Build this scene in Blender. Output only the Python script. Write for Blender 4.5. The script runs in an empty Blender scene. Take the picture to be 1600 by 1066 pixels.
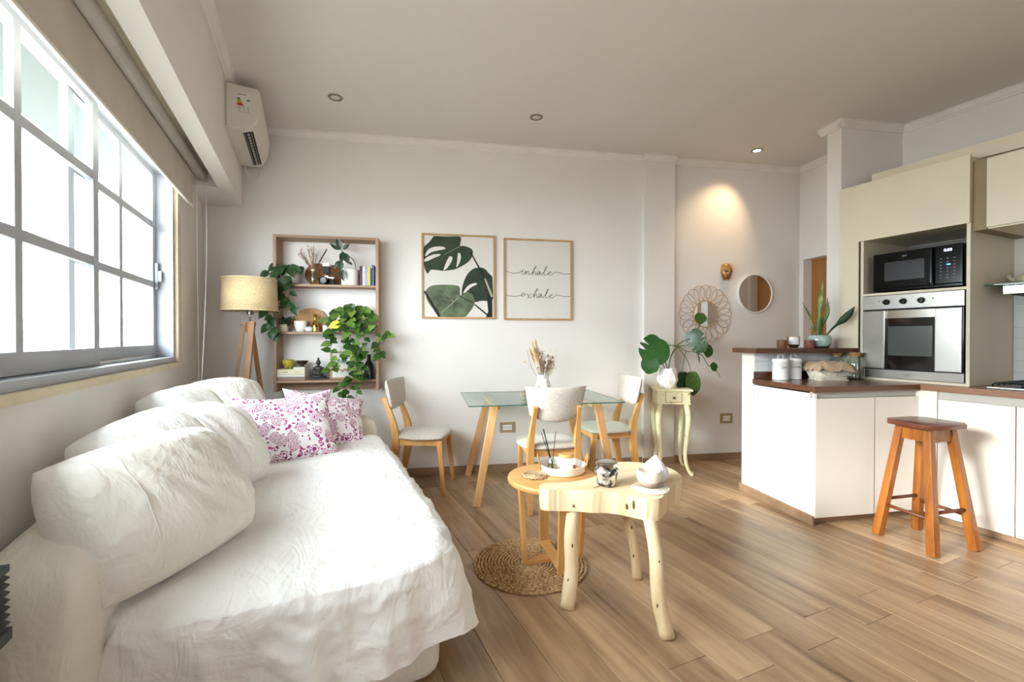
import bpy, bmesh, math, random
from math import sin, cos, pi, radians, sqrt, atan2
from mathutils import Vector, Matrix, noise
random.seed(7)
S = bpy.context.scene
COL = S.collection

# ------------------------------------------------------------------ camera, world, light, exposure
H = 1.25
cam_d = bpy.data.cameras.new('camera'); cam = bpy.data.objects.new('camera', cam_d); COL.objects.link(cam)
cam_d.sensor_width = 36; cam_d.lens = 713.0/1600*36; cam_d.clip_start = 0.05
cam.location = (0, 0, H); cam.rotation_euler = (radians(90-0.46), 0, radians(-24.1))
S.camera = cam
S.view_settings.view_transform = 'Standard'; S.view_settings.look = 'None'
S.view_settings.exposure = 0.84; S.view_settings.gamma = 1.0
try: S.view_settings.use_curve_mapping = False
except Exception: pass
S.cycles.max_bounces = 10; S.cycles.diffuse_bounces = 6; S.cycles.transparent_max_bounces = 12
S.cycles.sample_clamp_indirect = 8; S.cycles.caustics_reflective = False; S.cycles.caustics_refractive = False
world = bpy.data.worlds.new('world'); S.world = world; world.use_nodes = True
bg = world.node_tree.nodes['Background']; bg.inputs[0].default_value = (0.88, 0.94, 1.0, 1); bg.inputs[1].default_value = 12.5
# window portal so that the sky light is found quickly
pl_ = bpy.data.lights.new('window_portal', 'AREA'); pl_.shape = 'RECTANGLE'; pl_.size = 1.25; pl_.size_y = 3.5
pl_.cycles.is_portal = True
po = bpy.data.objects.new('window_portal', pl_); COL.objects.link(po); po.location = (-0.97, 1.9, 1.72); po.rotation_euler = (0, radians(-90), 0)
sun_d = bpy.data.lights.new('sun', 'SUN'); sun_d.energy = 5.2; sun_d.angle = radians(14); sun_d.color = (1.0, 0.97, 0.94)
sun = bpy.data.objects.new('sun', sun_d); COL.objects.link(sun)
sun.rotation_euler = Vector((cos(radians(19))*cos(radians(3)), cos(radians(19))*sin(radians(3)), -sin(radians(19)))).to_track_quat('-Z', 'Y').to_euler()
# fill light added behind the camera, standing in for the unseen flat
rl = bpy.data.lights.new('rear_fill_light', 'AREA'); rl.shape = 'RECTANGLE'; rl.size = 1.8; rl.size_y = 1.4; rl.energy = 11; rl.color = (0.97, 0.98, 1.0)
ro = bpy.data.objects.new('rear_fill_light', rl); COL.objects.link(ro); ro.location = (1.2, -1.55, 1.7); ro.rotation_euler = (radians(90), 0, 0)

# ------------------------------------------------------------------ helpers
def srgb(h):
    if isinstance(h, str):
        h = h.lstrip('#'); c = [int(h[i:i+2], 16)/255 for i in (0, 2, 4)]
    else: c = list(h)
    return tuple([(x/12.92 if x <= .04045 else ((x+.055)/1.055)**2.4) for x in c]+[1.0])
MATS = {}
def nt(name):
    m = bpy.data.materials.new(name); m.use_nodes = True
    return m, m.node_tree, m.node_tree.nodes['Principled BSDF']
def N(t, typ, **kw):
    n = t.nodes.new(typ)
    for k, v in kw.items():
        if k.startswith('i_'): n.inputs[k[2:].replace('_', ' ')].default_value = v
        else: setattr(n, k, v)
    return n
def ramp(t, stops, interp='LINEAR'):
    r = t.nodes.new('ShaderNodeValToRGB'); r.color_ramp.interpolation = interp
    e = r.color_ramp.elements
    while len(e) < len(stops): e.new(0.5)
    for i, (p, c) in enumerate(stops):
        e[i].position = p; e[i].color = c if len(c) == 4 else (*c, 1)
    return r
def coords(t, scale=(1, 1, 1), rot=(0, 0, 0), kind='Object'):
    tc = t.nodes.new('ShaderNodeTexCoord'); mp = t.nodes.new('ShaderNodeMapping')
    mp.inputs['Scale'].default_value = scale; mp.inputs['Rotation'].default_value = rot
    t.links.new(tc.outputs[kind], mp.inputs[0]); return mp.outputs[0]
def plain(name, col, rough=.5, metal=0, var=.04, nscale=6, bump=0.0, bscale=60, spec=.5, coat=0, sheen=0, trans=0, emit=None, estr=0, sss=0):
    if name in MATS: return MATS[name]
    m, t, b = nt(name); L = t.links.new
    c = srgb(col); v = coords(t)
    n = N(t, 'ShaderNodeTexNoise', i_Scale=nscale, i_Detail=4.0); L(v, n.inputs['Vector'])
    lo = tuple(max(0, x*(1-var*2)) for x in c[:3]); hi = tuple(min(1, x*(1+var)) for x in c[:3])
    r = ramp(t, [(.3, lo), (.7, hi)]); L(n.outputs['Fac'], r.inputs[0]); L(r.outputs[0], b.inputs['Base Color'])
    b.inputs['Roughness'].default_value = rough; b.inputs['Metallic'].default_value = metal
    b.inputs['Specular IOR Level'].default_value = spec
    if coat: b.inputs['Coat Weight'].default_value = coat; b.inputs['Coat Roughness'].default_value = .1
    if sheen: b.inputs['Sheen Weight'].default_value = sheen
    if trans: b.inputs['Transmission Weight'].default_value = trans
    if emit: b.inputs['Emission Color'].default_value = srgb(emit); b.inputs['Emission Strength'].default_value = estr
    if bump:
        n2 = N(t, 'ShaderNodeTexNoise', i_Scale=bscale, i_Detail=3.0); L(v, n2.inputs['Vector'])
        bp = N(t, 'ShaderNodeBump', i_Strength=bump, i_Distance=.01); L(n2.outputs['Fac'], bp.inputs['Height']); L(bp.outputs[0], b.inputs['Normal'])
    MATS[name] = m; return m
def wood(name, c1, c2, axis='x', scale=1.0, rough=.45, rand=0.0, dark=None, coat=0, bump=.15, contrast=1.0):
    """grain stretched along the object's axis"""
    if name in MATS: return MATS[name]
    m, t, b = nt(name); L = t.links.new
    s = {'x': (1.2, 14, 14), 'y': (14, 1.2, 14), 'z': (14, 14, 1.2)}[axis]
    s = tuple(q*scale for q in s)
    tc = t.nodes.new('ShaderNodeTexCoord'); oi = t.nodes.new('ShaderNodeObjectInfo')
    add = N(t, 'ShaderNodeVectorMath', operation='MULTIPLY_ADD')
    cb = t.nodes.new('ShaderNodeCombineXYZ')
    for i in range(3): L(oi.outputs['Random'], cb.inputs[i])
    L(cb.outputs[0], add.inputs[0]); add.inputs[1].default_value = (37, 53, 71) if rand else (0, 0, 0); L(tc.outputs['Object'], add.inputs[2])
    mp = t.nodes.new('ShaderNodeMapping'); mp.inputs['Scale'].default_value = s; L(add.outputs[0], mp.inputs[0])
    n = N(t, 'ShaderNodeTexNoise', i_Scale=1.6, i_Detail=7.0, i_Roughness=.62, i_Distortion=.6); L(mp.outputs[0], n.inputs['Vector'])
    n3 = N(t, 'ShaderNodeTexNoise', i_Scale=.35, i_Detail=3.0, i_Distortion=.8); L(mp.outputs[0], n3.inputs['Vector'])
    mx = N(t, 'ShaderNodeMath', operation='ADD'); L(n.outputs['Fac'], mx.inputs[0]); L(n3.outputs['Fac'], mx.inputs[1])
    hf = N(t, 'ShaderNodeMath', operation='MULTIPLY'); hf.inputs[1].default_value = .5; L(mx.outputs[0], hf.inputs[0])
    w = .17/contrast
    st = [(.5-w, srgb(c2)), (.5+w, srgb(c1))]
    if dark: st = [(.5-w*1.5, srgb(dark))]+st
    r = ramp(t, st); L(hf.outputs[0], r.inputs[0])
    out = r.outputs[0]
    if rand:
        hs = t.nodes.new('ShaderNodeHueSaturation'); mr = N(t, 'ShaderNodeMapRange'); mr.inputs['To Min'].default_value = 1-rand; mr.inputs['To Max'].default_value = 1+rand*.7
        L(oi.outputs['Random'], mr.inputs[0]); L(mr.outputs[0], hs.inputs['Value']); L(out, hs.inputs['Color']); out = hs.outputs[0]
    L(out, b.inputs['Base Color']); b.inputs['Roughness'].default_value = rough
    if coat: b.inputs['Coat Weight'].default_value = coat; b.inputs['Coat Roughness'].default_value = .15
    if bump:
        bp = N(t, 'ShaderNodeBump', i_Strength=bump, i_Distance=.003); L(n.outputs['Fac'], bp.inputs['Height']); L(bp.outputs[0], b.inputs['Normal'])
    MATS[name] = m; return m
def cloth(name, c, rough=.9, wr=.35, weave=0.0, wscale=5.0, var=.05, sheen=.2):
    if name in MATS: return MATS[name]
    m, t, b = nt(name); L = t.links.new
    v = coords(t); n = N(t, 'ShaderNodeTexNoise', i_Scale=3.0, i_Detail=5.0); L(v, n.inputs['Vector'])
    cc = srgb(c); r = ramp(t, [(.3, tuple(x*(1-var) for x in cc[:3])), (.7, cc)]); L(n.outputs['Fac'], r.inputs[0])
    b.inputs['Roughness'].default_value = rough; b.inputs['Sheen Weight'].default_value = sheen; b.inputs['Specular IOR Level'].default_value = .2
    out = r.outputs[0]
    n1 = N(t, 'ShaderNodeTexNoise', i_Scale=wscale, i_Detail=6.0, i_Roughness=.55, i_Distortion=1.2); L(v, n1.inputs['Vector'])
    bp = N(t, 'ShaderNodeBump', i_Strength=wr, i_Distance=.03); L(n1.outputs['Fac'], bp.inputs['Height'])
    if not weave:
        mp2 = t.nodes.new('ShaderNodeMapping'); mp2.inputs['Rotation'].default_value = (.3, .2, .7); mp2.inputs['Scale'].default_value = (1, .35, .6); L(v, mp2.inputs[0])
        nr = N(t, 'ShaderNodeTexNoise', i_Scale=wscale*2.4, i_Detail=3.0, i_Roughness=.45, i_Distortion=.7); L(mp2.outputs[0], nr.inputs['Vector'])
        pk = N(t, 'ShaderNodeMath', operation='PINGPONG'); pk.inputs[1].default_value = .09; L(nr.outputs['Fac'], pk.inputs[0])
        b0 = N(t, 'ShaderNodeBump', i_Strength=wr*.55, i_Distance=.07); L(pk.outputs[0], b0.inputs['Height']); L(bp.outputs[0], b0.inputs['Normal']); bp = b0
    last = bp
    if weave:
        n2 = N(t, 'ShaderNodeTexNoise', i_Scale=140, i_Detail=2.0); L(v, n2.inputs['Vector'])
        b2 = N(t, 'ShaderNodeBump', i_Strength=weave, i_Distance=.004); L(n2.outputs['Fac'], b2.inputs['Height']); L(bp.outputs[0], b2.inputs['Normal']); last = b2
        r2 = ramp(t, [(.35, tuple(x*.72 for x in cc[:3])), (.6, cc)]); L(n2.outputs['Fac'], r2.inputs[0]); out = r2.outputs[0]
    L(out, b.inputs['Base Color'])
    L(last.outputs[0], b.inputs['Normal']); MATS[name] = m; return m

class B:
    """collects geometry; build() links it as ONE mesh object"""
    def __init__(s): s.bm = bmesh.new(); s.mi = 0
    def _f(s, vs):
        try: f = s.bm.faces.new(vs); f.material_index = s.mi; return f
        except ValueError: return None
    def box(s, x0, x1, y0, y1, z0, z1, M=None, bev=0):
        P = [Vector((x, y, z)) for z in (z0, z1) for y in (y0, y1) for x in (x0, x1)]
        if M is not None: P = [M @ p for p in P]
        V = [s.bm.verts.new(p) for p in P]
        fs = [s._f([V[i] for i in q]) for q in ((0, 2, 3, 1), (4, 5, 7, 6), (0, 1, 5, 4), (2, 6, 7, 3), (0, 4, 6, 2), (1, 3, 7, 5))]
        if bev:
            es = list({e for f in fs for e in f.edges})
            r = bmesh.ops.bevel(s.bm, geom=es, offset=bev, segments=2, profile=.7, affect='EDGES')
            for f in r['faces']: f.material_index = s.mi
        return s
    def bar(s, p0, p1, a0, b0, a1=None, b1=None, up=(0, 0, 1), bev=0):
        """rectangular bar from p0 to p1, section a (side) x b (up)"""
        a1 = a0 if a1 is None else a1; b1 = b0 if b1 is None else b1
        p0 = Vector(p0); p1 = Vector(p1); d = (p1-p0).normalized(); u = Vector(up)
        if abs(d.dot(u)) > .95: u = Vector((0, 1, 0))
        sd = d.cross(u).normalized(); u = sd.cross(d)
        V = []
        for p, a, b in ((p0, a0, b0), (p1, a1, b1)):
            for i, j in ((-1, -1), (1, -1), (1, 1), (-1, 1)): V.append(s.bm.verts.new(p+sd*(i*a/2)+u*(j*b/2)))
        fs = [s._f([V[i] for i in q]) for q in ((3, 2, 1, 0), (4, 5, 6, 7), (0, 1, 5, 4), (1, 2, 6, 5), (2, 3, 7, 6), (3, 0, 4, 7))]
        if bev:
            es = list({e for f in fs for e in f.edges})
            r = bmesh.ops.bevel(s.bm, geom=es, offset=bev, segments=2, profile=.7, affect='EDGES')
            for f in r['faces']: f.material_index = s.mi
        return s
    def sweep(s, pts, rad, seg=8, flat=1.0, cap=True, up=(0, 0, 1), rect=False, closed=False):
        pts = [Vector(p) for p in pts]; n = len(pts)
        if not hasattr(rad, '__len__'): rad = [rad]*n
        rings = []; prev = None
        for i, p in enumerate(pts):
            if closed: d = pts[(i+1) % n]-pts[i-1]
            else: d = pts[min(i+1, n-1)]-pts[max(i-1, 0)]
            if d.length < 1e-9: d = Vector((0, 0, 1))
            d.normalize()
            if prev is None:
                u = Vector(up)
                if abs(u.dot(d)) > .9: u = Vector((1, 0, 0))
            else: u = prev
            sd = d.cross(u).normalized(); u = sd.cross(d).normalized(); prev = u
            ring = []
            for k in range(seg):
                a = 2*pi*(k+(.5 if rect else 0))/seg; r = rad[i]
                if rect: r *= 1.414
                ring.append(s.bm.verts.new(p+sd*(cos(a)*r)+u*(sin(a)*r*flat)))
            rings.append(ring)
        m = n if closed else n-1
        for i in range(m):
            a, b = rings[i], rings[(i+1) % n]
            for k in range(seg): s._f([a[k], a[(k+1) % seg], b[(k+1) % seg], b[k]])
        if cap and not closed: s._f(rings[0][::-1]); s._f(rings[-1])
        return s
    def lathe(s, prof, seg=32, M=None, cap=True, wob=None):
        rings = []
        for r, z in prof:
            ring = []
            for k in range(seg):
                a = 2*pi*k/seg; rr = r*(wob(a, z) if wob else 1)
                p = Vector((rr*cos(a), rr*sin(a), z))
                if M is not None: p = M @ p
                ring.append(s.bm.verts.new(p))
            rings.append(ring)
        for i in range(len(rings)-1):
            a, b = rings[i], rings[i+1]
            for k in range(seg): s._f([a[k], a[(k+1) % seg], b[(k+1) % seg], b[k]])
        if cap:
            if prof[0][0] > 1e-5: s._f(rings[0][::-1])
            if prof[-1][0] > 1e-5: s._f(rings[-1])
        return s
    def prism(s, pts, z0, z1, M=None, bev=0):
        a = [Vector((x, y, z0)) for x, y in pts]; b = [Vector((x, y, z1)) for x, y in pts]
        if M is not None: a = [M @ p for p in a]; b = [M @ p for p in b]
        A = [s.bm.verts.new(p) for p in a]; Bv = [s.bm.verts.new(p) for p in b]; n = len(pts)
        fs = [s._f(A[::-1]), s._f(Bv)]
        for i in range(n): fs.append(s._f([A[i], A[(i+1) % n], Bv[(i+1) % n], Bv[i]]))
        if bev:
            es = list({e for f in fs[:2] for e in f.edges})
            bmesh.ops.bevel(s.bm, geom=es, offset=bev, segments=2, profile=.7, affect='EDGES')
        return s
    def grid(s, rows, closed_u=False):
        V = [[s.bm.verts.new(p) for p in r] for r in rows]
        for i in range(len(V)-1):
            n = len(V[i])
            for j in range(n if closed_u else n-1):
                s._f([V[i][j], V[i][(j+1) % n], V[i+1][(j+1) % n], V[i+1][j]])
        return s
    def ball(s, c, r, seg=12, sc=(1, 1, 1), M=None):
        c = Vector(c); rows = []
        for i in range(seg//2+1):
            t = pi*i/(seg//2)
            rows.append([Vector((c.x+r*sc[0]*sin(t)*cos(2*pi*j/seg), c.y+r*sc[1]*sin(t)*sin(2*pi*j/seg), c.z+r*sc[2]*cos(t))) for j in range(seg)])
        if M is not None: rows = [[M @ p for p in q] for q in rows]
        return s.grid(rows, True)
    def build(s, name, mat, parent=None, smooth=None, weld=1e-5):
        bm = s.bm
        if weld: bmesh.ops.remove_doubles(bm, verts=bm.verts, dist=weld)
        bmesh.ops.recalc_face_normals(bm, faces=bm.faces)
        me = bpy.data.meshes.new(name); bm.to_mesh(me); bm.free()
        for m in (mat if isinstance(mat, (list, tuple)) else [mat]): me.materials.append(m)
        if smooth:
            for p in me.polygons: p.use_smooth = True
            if smooth is not True: me.set_sharp_from_angle(angle=radians(smooth))
        o = bpy.data.objects.new(name, me); COL.objects.link(o)
        if parent: o.parent = parent
        return o
def tag(o, label=None, cat=None, group=None, kind=None, loc=None, rz=None):
    if label: o['label'] = label
    if cat: o['category'] = cat
    if group: o['group'] = group
    if kind: o['kind'] = kind
    if loc is not None: o.location = loc
    if rz is not None: o.rotation_euler[2] = rz
    return o
def thing(name, label, cat, loc=(0, 0, 0), rz=0, group=None):
    o = bpy.data.objects.new(name, None); COL.objects.link(o); o.empty_display_size = .1
    o.location = loc; o.rotation_euler = (0, 0, rz)
    return tag(o, label, cat, group)
def struct(o): o['kind'] = 'structure'; return o
def inst(src, name, parent, loc=(0, 0, 0), rot=None, scale=None):
    o = src.copy(); o.name = name; COL.objects.link(o)
    if parent is not None: o.parent = parent
    o.location = loc
    if rot is not None: o.rotation_euler = rot
    if scale is not None: o.scale = scale if hasattr(scale, '__len__') else (scale,)*3
    return o
def dup(root, loc, rz, label, group=None):
    r = root.copy(); COL.objects.link(r); r.location = loc; r.rotation_euler = (0, 0, rz)
    tag(r, label, None, group)
    for ch in list(root.children):
        c = ch.copy(); COL.objects.link(c); c.parent = r
        for g in list(ch.children):
            d = g.copy(); COL.objects.link(d); d.parent = c
    return r
def spline(pts, n=8):
    pts = [Vector(p) for p in pts]; out = []
    P = [pts[0]*2-pts[1]]+pts+[pts[-1]*2-pts[-2]]
    for i in range(1, len(P)-2):
        for k in range(n):
            t = k/n; a, b, c, d = P[i-1:i+3]
            out.append(.5*((2*b)+(c-a)*t+(2*a-5*b+4*c-d)*t*t+(3*b-a-3*c+d)*t**3))
    out.append(pts[-1]); return out
def text(s, size, name, mat, parent, loc, rot, depth=.0006, spacing=1.0, align='LEFT', sx=1.0):
    cu = bpy.data.curves.new(name, 'FONT'); cu.body = s; cu.size = size; cu.extrude = depth; cu.space_character = spacing; cu.align_x = align; cu.resolution_u = 4
    t = bpy.data.objects.new(name, cu); COL.objects.link(t); bpy.context.view_layer.update()
    me = bpy.data.meshes.new_from_object(t.evaluated_get(bpy.context.evaluated_depsgraph_get())); bpy.data.objects.remove(t)
    me.materials.clear(); me.materials.append(mat)
    o = bpy.data.objects.new(name, me); COL.objects.link(o); o.parent = parent
    o.location = loc; o.rotation_euler = rot; o.scale = (sx, 1, 1); return o

# frames of reference: the back wall and the peninsula are turned 13.87 degrees against the window wall
G = radians(-13.87); BD = Vector((cos(G), sin(G), 0)); BN = Vector((-sin(G), cos(G), 0))
W0 = Vector((0, 4.327, 0))                      # back wall at x = 0
O_ = Vector((3.06, 1.935, 0))                   # peninsula's front left foot
def bw(s, off, z=0): return W0+BD*s-BN*off+Vector((0, 0, z))
def pn(a, b, z=0): return O_+BD*a+BN*b+Vector((0, 0, z))
XL = -0.79; ZC = 3.02; XK = 4.58; CT = .924
MB_ = Matrix.Translation(W0) @ Matrix.Rotation(G, 4, 'Z')      # back-wall frame: x along wall, -y into room
MP_ = Matrix.Translation(O_) @ Matrix.Rotation(G, 4, 'Z')      # peninsula frame

# ------------------------------------------------------------------ materials
m_wall = plain('painted_wall', '#e4dfdb', .85, var=.015, nscale=1.5, bump=.05, bscale=90)
m_ceil = plain('painted_ceiling', '#dcd6d1', .9, var=.012, nscale=1.2, bump=.03, bscale=80)
m_corn = plain('cornice_plaster', '#e6e1dc', .8, var=.02)
m_beige = plain('beige_casing', '#d3c6ab', .6, var=.05, nscale=9)
m_alu = plain('white_aluminium', '#aeb2bb', .45, .05, var=.03)
m_floor = wood('oak_plank', '#bf9f7d', '#8c6e52', 'y', .9, .34, rand=.13, dark='#5e4430', contrast=1.5, bump=.08)
m_skirt = wood('oak_skirting', '#a5876c', '#83684f', 'x', .8, .45)
m_cab = plain('cream_laminate', '#e8e2d9', .45, var=.012, nscale=2)
m_cabd = plain('aged_cream_laminate', '#d9ceb6', .45, var=.03, nscale=2)
m_rec = plain('grey_recess', '#b8b4ac', .5)
m_walnut = wood('dark_worktop', '#6e452c', '#4a2a1a', 'x', .9, .28, coat=.3, dark='#301a10')
m_work = wood('brown_worktop', '#96694a', '#744a30', 'y', .9, .35, coat=.2)
m_shelf = wood('shelf_wood', '#b2937a', '#8a6b52', 'x', .9, .6, dark='#6e533e')
m_shelfz = wood('shelf_wood_upright', '#b2937a', '#8a6b52', 'z', .9, .6, dark='#6e533e')
m_oak = wood('warm_oak', '#d9a765', '#b67f42', 'z', 1.2, .45)
m_oakx = wood('warm_oak_top', '#dfae6c', '#c08a4c', 'x', 1.2, .4)
m_beech = wood('table_beech', '#dcae78', '#bd8a54', 'z', 1.2, .45)
m_stool = wood('stool_wood', '#b06a26', '#774010', 'z', 1.6, .4, dark='#4a200a', coat=.2, contrast=1.2)
m_stoolx = wood('stool_seat_wood', '#7a4530', '#532a1c', 'x', 1.2, .35, dark='#331710', coat=.3)
m_stoold = wood('stool_dowel', '#7a4428', '#52291a', 'x', 1.2, .5)
m_logz = wood('pale_trunk', '#ead6b2', '#c9a97c', 'z', .9, .7, dark='#8f7350', contrast=1.1, bump=.4)
m_logt = wood('pale_slab', '#f0dfc0', '#d9be94', 'x', .6, .6, contrast=1.1)
m_lampw = wood('lamp_wood', '#a97c4f', '#835a34', 'z', 1.2, .5)
m_frame = wood('frame_oak', '#c19b6c', '#a27b4c', 'z', 1.5, .5)
m_sheet = cloth('white_cotton', '#efece8', wr=.45, wscale=4.5)
m_slip = cloth('cream_slipcover', '#e6e0d4', wr=.4, wscale=4)
m_pil = cloth('ivory_pillowcase', '#ebe7de', wr=.45, wscale=6)
m_pil2 = cloth('white_pillowcase', '#f3f1ee', wr=.4, wscale=6)
m_chair = cloth('grey_chair_fabric', '#c9c0b6', wr=.1, weave=.35)
m_glass = None
def glassmat(name, col, rough=0.0, alpha=.85):
    m = bpy.data.materials.new(name); m.use_nodes = True; t = m.node_tree; t.nodes.clear()
    o = t.nodes.new('ShaderNodeOutputMaterial'); tr = t.nodes.new('ShaderNodeBsdfTransparent'); gl = t.nodes.new('ShaderNodeBsdfGlossy')
    tr.inputs[0].default_value = srgb(col); gl.inputs['Roughness'].default_value = rough
    fr = N(t, 'ShaderNodeFresnel', i_IOR=1.5); mx = t.nodes.new('ShaderNodeMixShader'); ge = t.nodes.new('ShaderNodeNewGeometry')
    iv = N(t, 'ShaderNodeMath', operation='SUBTRACT'); iv.inputs[0].default_value = 1; t.links.new(ge.outputs['Backfacing'], iv.inputs[1])
    ml = N(t, 'ShaderNodeMath', operation='MULTIPLY'); t.links.new(fr.outputs[0], ml.inputs[0]); t.links.new(iv.outputs[0], ml.inputs[1])
    ad = N(t, 'ShaderNodeMath', operation='ADD'); ad.inputs[1].default_value = 1-alpha; ad.use_clamp = True
    t.links.new(ml.outputs[0], ad.inputs[0]); t.links.new(ad.outputs[0], mx.inputs[0])
    t.links.new(tr.outputs[0], mx.inputs[1]); t.links.new(gl.outputs[0], mx.inputs[2]); t.links.new(mx.outputs[0], o.inputs[0]); return m
m_glass = glassmat('table_glass', '#e6f2ee', 0, .97)
m_glassE = plain('glass_edge', '#2f5e55', .1, var=.1)
m_jar = glassmat('jar_glass', '#eef4f2', .02, .9)
def pane_mat():
    m = bpy.data.materials.new('frosted_pane'); m.use_nodes = True; t = m.node_tree; t.nodes.clear()
    o = t.nodes.new('ShaderNodeOutputMaterial'); tr = t.nodes.new('ShaderNodeBsdfTransparent'); tl = t.nodes.new('ShaderNodeBsdfTranslucent')
    tr.inputs[0].default_value = (.95, .98, .97, 1); tl.inputs[0].default_value = (.9, .95, .95, 1)
    mx = t.nodes.new('ShaderNodeMixShader'); mx.inputs[0].default_value = .012
    t.links.new(tr.outputs[0], mx.inputs[1]); t.links.new(tl.outputs[0], mx.inputs[2]); t.links.new(mx.outputs[0], o.inputs[0]); return m
m_pane = pane_mat()
m_steel = plain('brushed_steel', '#a9a5a0', .32, .9, var=.06, nscale=3, bump=.05, bscale=200)
m_steeld = plain('dull_steel', '#8f8a84', .38, .85, var=.08, nscale=4)
m_chrome = plain('bright_metal', '#c9c6c0', .15, 1, var=.02)
m_black = plain('black_plastic', '#070708', .15, var=.1, spec=.3)
m_blackm = plain('black_matt', '#0e0e10', .55, var=.1, spec=.3)
m_ovglass = plain('oven_glass', '#0b0c0c', .08, var=.1, spec=.8)
m_ovwin = plain('oven_window', '#4b504c', .2, var=.12, nscale=3)
m_mwwin = plain('microwave_window', '#2b2a2e', .25, var=.08)
m_mirror = plain('mirror_glass', '#f2f2f0', .01, 1, var=0)
m_white = plain('white_plastic', '#e8e6e1', .45, var=.01)
m_ac = plain('aircon_plastic', '#dcd6cc', .5, var=.015)
m_ceram = plain('white_ceramic', '#eceae6', .35, var=.02)
m_brass = plain('polished_brass', '#c99a4c', .18, 1, var=.03)
m_gold = plain('gold_paint', '#b08550', .35, .6, var=.1, nscale=20)
m_leaf = None
def leafmat(name, c1, c2, c3=None, sc=18, rough=.4):
    m, t, b = nt(name); L = t.links.new; v = coords(t)
    oi = t.nodes.new('ShaderNodeObjectInfo'); n = N(t, 'ShaderNodeTexNoise', i_Scale=sc, i_Detail=3.0); L(v, n.inputs['Vector'])
    ad = N(t, 'ShaderNodeMath', operation='MULTIPLY_ADD'); L(oi.outputs['Random'], ad.inputs[0]); ad.inputs[1].default_value = .35; L(n.outputs['Fac'], ad.inputs[2])
    st = [(.45, srgb(c1)), (.8, srgb(c2))]
    if c3: st.append((.9, srgb(c3)))
    r = ramp(t, st); L(ad.outputs[0], r.inputs[0]); L(r.outputs[0], b.inputs['Base Color']); b.inputs['Roughness'].default_value = rough
    b.inputs['Subsurface Weight'].default_value = 0
    MATS[name] = m; return m
m_pothos = leafmat('pothos_leaf', '#1a3512', '#3a5c1e', '#8ea64e', 26)
m_pothd = leafmat('dark_pothos_leaf', '#142a15', '#28461f', None, 20)
m_mons = leafmat('monstera_leaf', '#16381a', '#2f6228', None, 14, .3)
m_rub = leafmat('rubber_leaf', '#1d2d20', '#33452f', None, 14, .35)
m_snake = leafmat('snake_leaf', '#26402a', '#5b7a3c', '#8f9a55', 9, .4)
m_stem = plain('green_stem', '#4d6b2c', .6); m_stemb = plain('brown_stem', '#5c5034', .7)
m_soil = plain('soil', '#3a2c20', .95, var=.3, nscale=60)
m_darkline = plain('dark_gap', '#2a241e', .9)
m_ink = plain('black_ink', '#2a2826', .8)

# ------------------------------------------------------------------ room shell
b = B(); b.box(-1.0, 5.2, -1.8, 4.8, -.16, -.014); floor = struct(b.build('floor', plain('floor_bed', '#7d6450', .7)))
def plank_mesh(w, l):
    q = B(); q.box(-w/2, w/2, -l/2, l/2, -.012, 0); bm = q.bm
    top = [e for e in bm.edges if all(v.co.z > -.001 for v in e.verts)]
    bmesh.ops.bevel(bm, geom=top, offset=.0018, segments=1, affect='EDGES')
    return q
pm = {}
def plank(xc, y0, y1):
    l = round(y1-y0, 3)
    if l not in pm:
        pm[l] = plank_mesh(.1945, l-.0015).build('plank', m_floor, floor, weld=0); o = pm[l]
    else: o = inst(pm[l], 'plank', floor)
    o.location = (xc, (y0+y1)/2, 0)
for i in range(-8, 21):
    xc = .645+.196*(i+.5)
    if xc > 4.7: continue
    base = 1.317 if i % 2 else 1.172
    ys = [base+1.21*k for k in range(-2, 4)]
    ymax = 4.26-.247*xc+.08 if xc < 4.62 else 3.2
    for k in range(len(ys)-1):
        a, c = ys[k], ys[k+1]
        if a > ymax or c < -.2: continue
        plank(xc, a, c)

def wall_with_hole(name, P0, d, n, L, z0, z1, hole, th, mat):
    """wall along d from P0, inner face on the line, thickness th away from n; hole=(a0,a1,h0,h1)"""
    q = B(); M = Matrix.Identity(4); M.col[0][:3] = d; M.col[1][:3] = -n; M.col[3][:3] = P0
    a0, a1, h0, h1 = hole
    for bx in ((0, a0, z0, z1), (a1, L, z0, z1), (a0, a1, z0, h0), (a0, a1, h1, z1)):
        if bx[1]-bx[0] > 1e-4 and bx[3]-bx[2] > 1e-4: q.box(bx[0], bx[1], 0, th, bx[2], bx[3], M)
    return struct(q.build(name, mat))
# left wall with window opening
WY0, WY1, WZ0, WZ1 = .15, 3.60, 1.09, 2.33
wl = wall_with_hole('wall_left', Vector((XL, -1.7, 0)), Vector((0, 1, 0)), Vector((1, 0, 0)), 6.4, 0, ZC, (WY0+1.7, WY1+1.7, WZ0, WZ1), .14, m_wall)
# back wall
q = B(); q.box(-.9, 4.90, 0, .16, 0, ZC, MB_); wall_back = struct(q.build('wall_back', m_wall))
q = B(); q.box(3.096, 3.417, -.05, .01, 0, ZC, MB_, .002); struct(q.build('trim_1', m_wall))
# side wall with the door opening (hall)
BC = bw(4.875, 0)
sw = wall_with_hole('wall_right', BC, -BN, -BD, .86, 0, ZC, (.05, .80, 0, 2.06), .10, m_wall)
q = B(); M = MB_ @ Matrix.Translation((4.875, 0, 0))
q.box(.10, .14, -.84, .03, 0, 2.10, M); d1 = struct(q.build('door_1', wood('door_wood', '#a9763f', '#8c5c2c', 'z', .8, .45)))
q = B(); q.sweep([M @ Vector((.098, -.74, 1.02)), M @ Vector((.05, -.74, 1.02)), M @ Vector((.05, -.64, 1.02))], .009, 8); q.build('door_handle', m_steel, d1, True)
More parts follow.
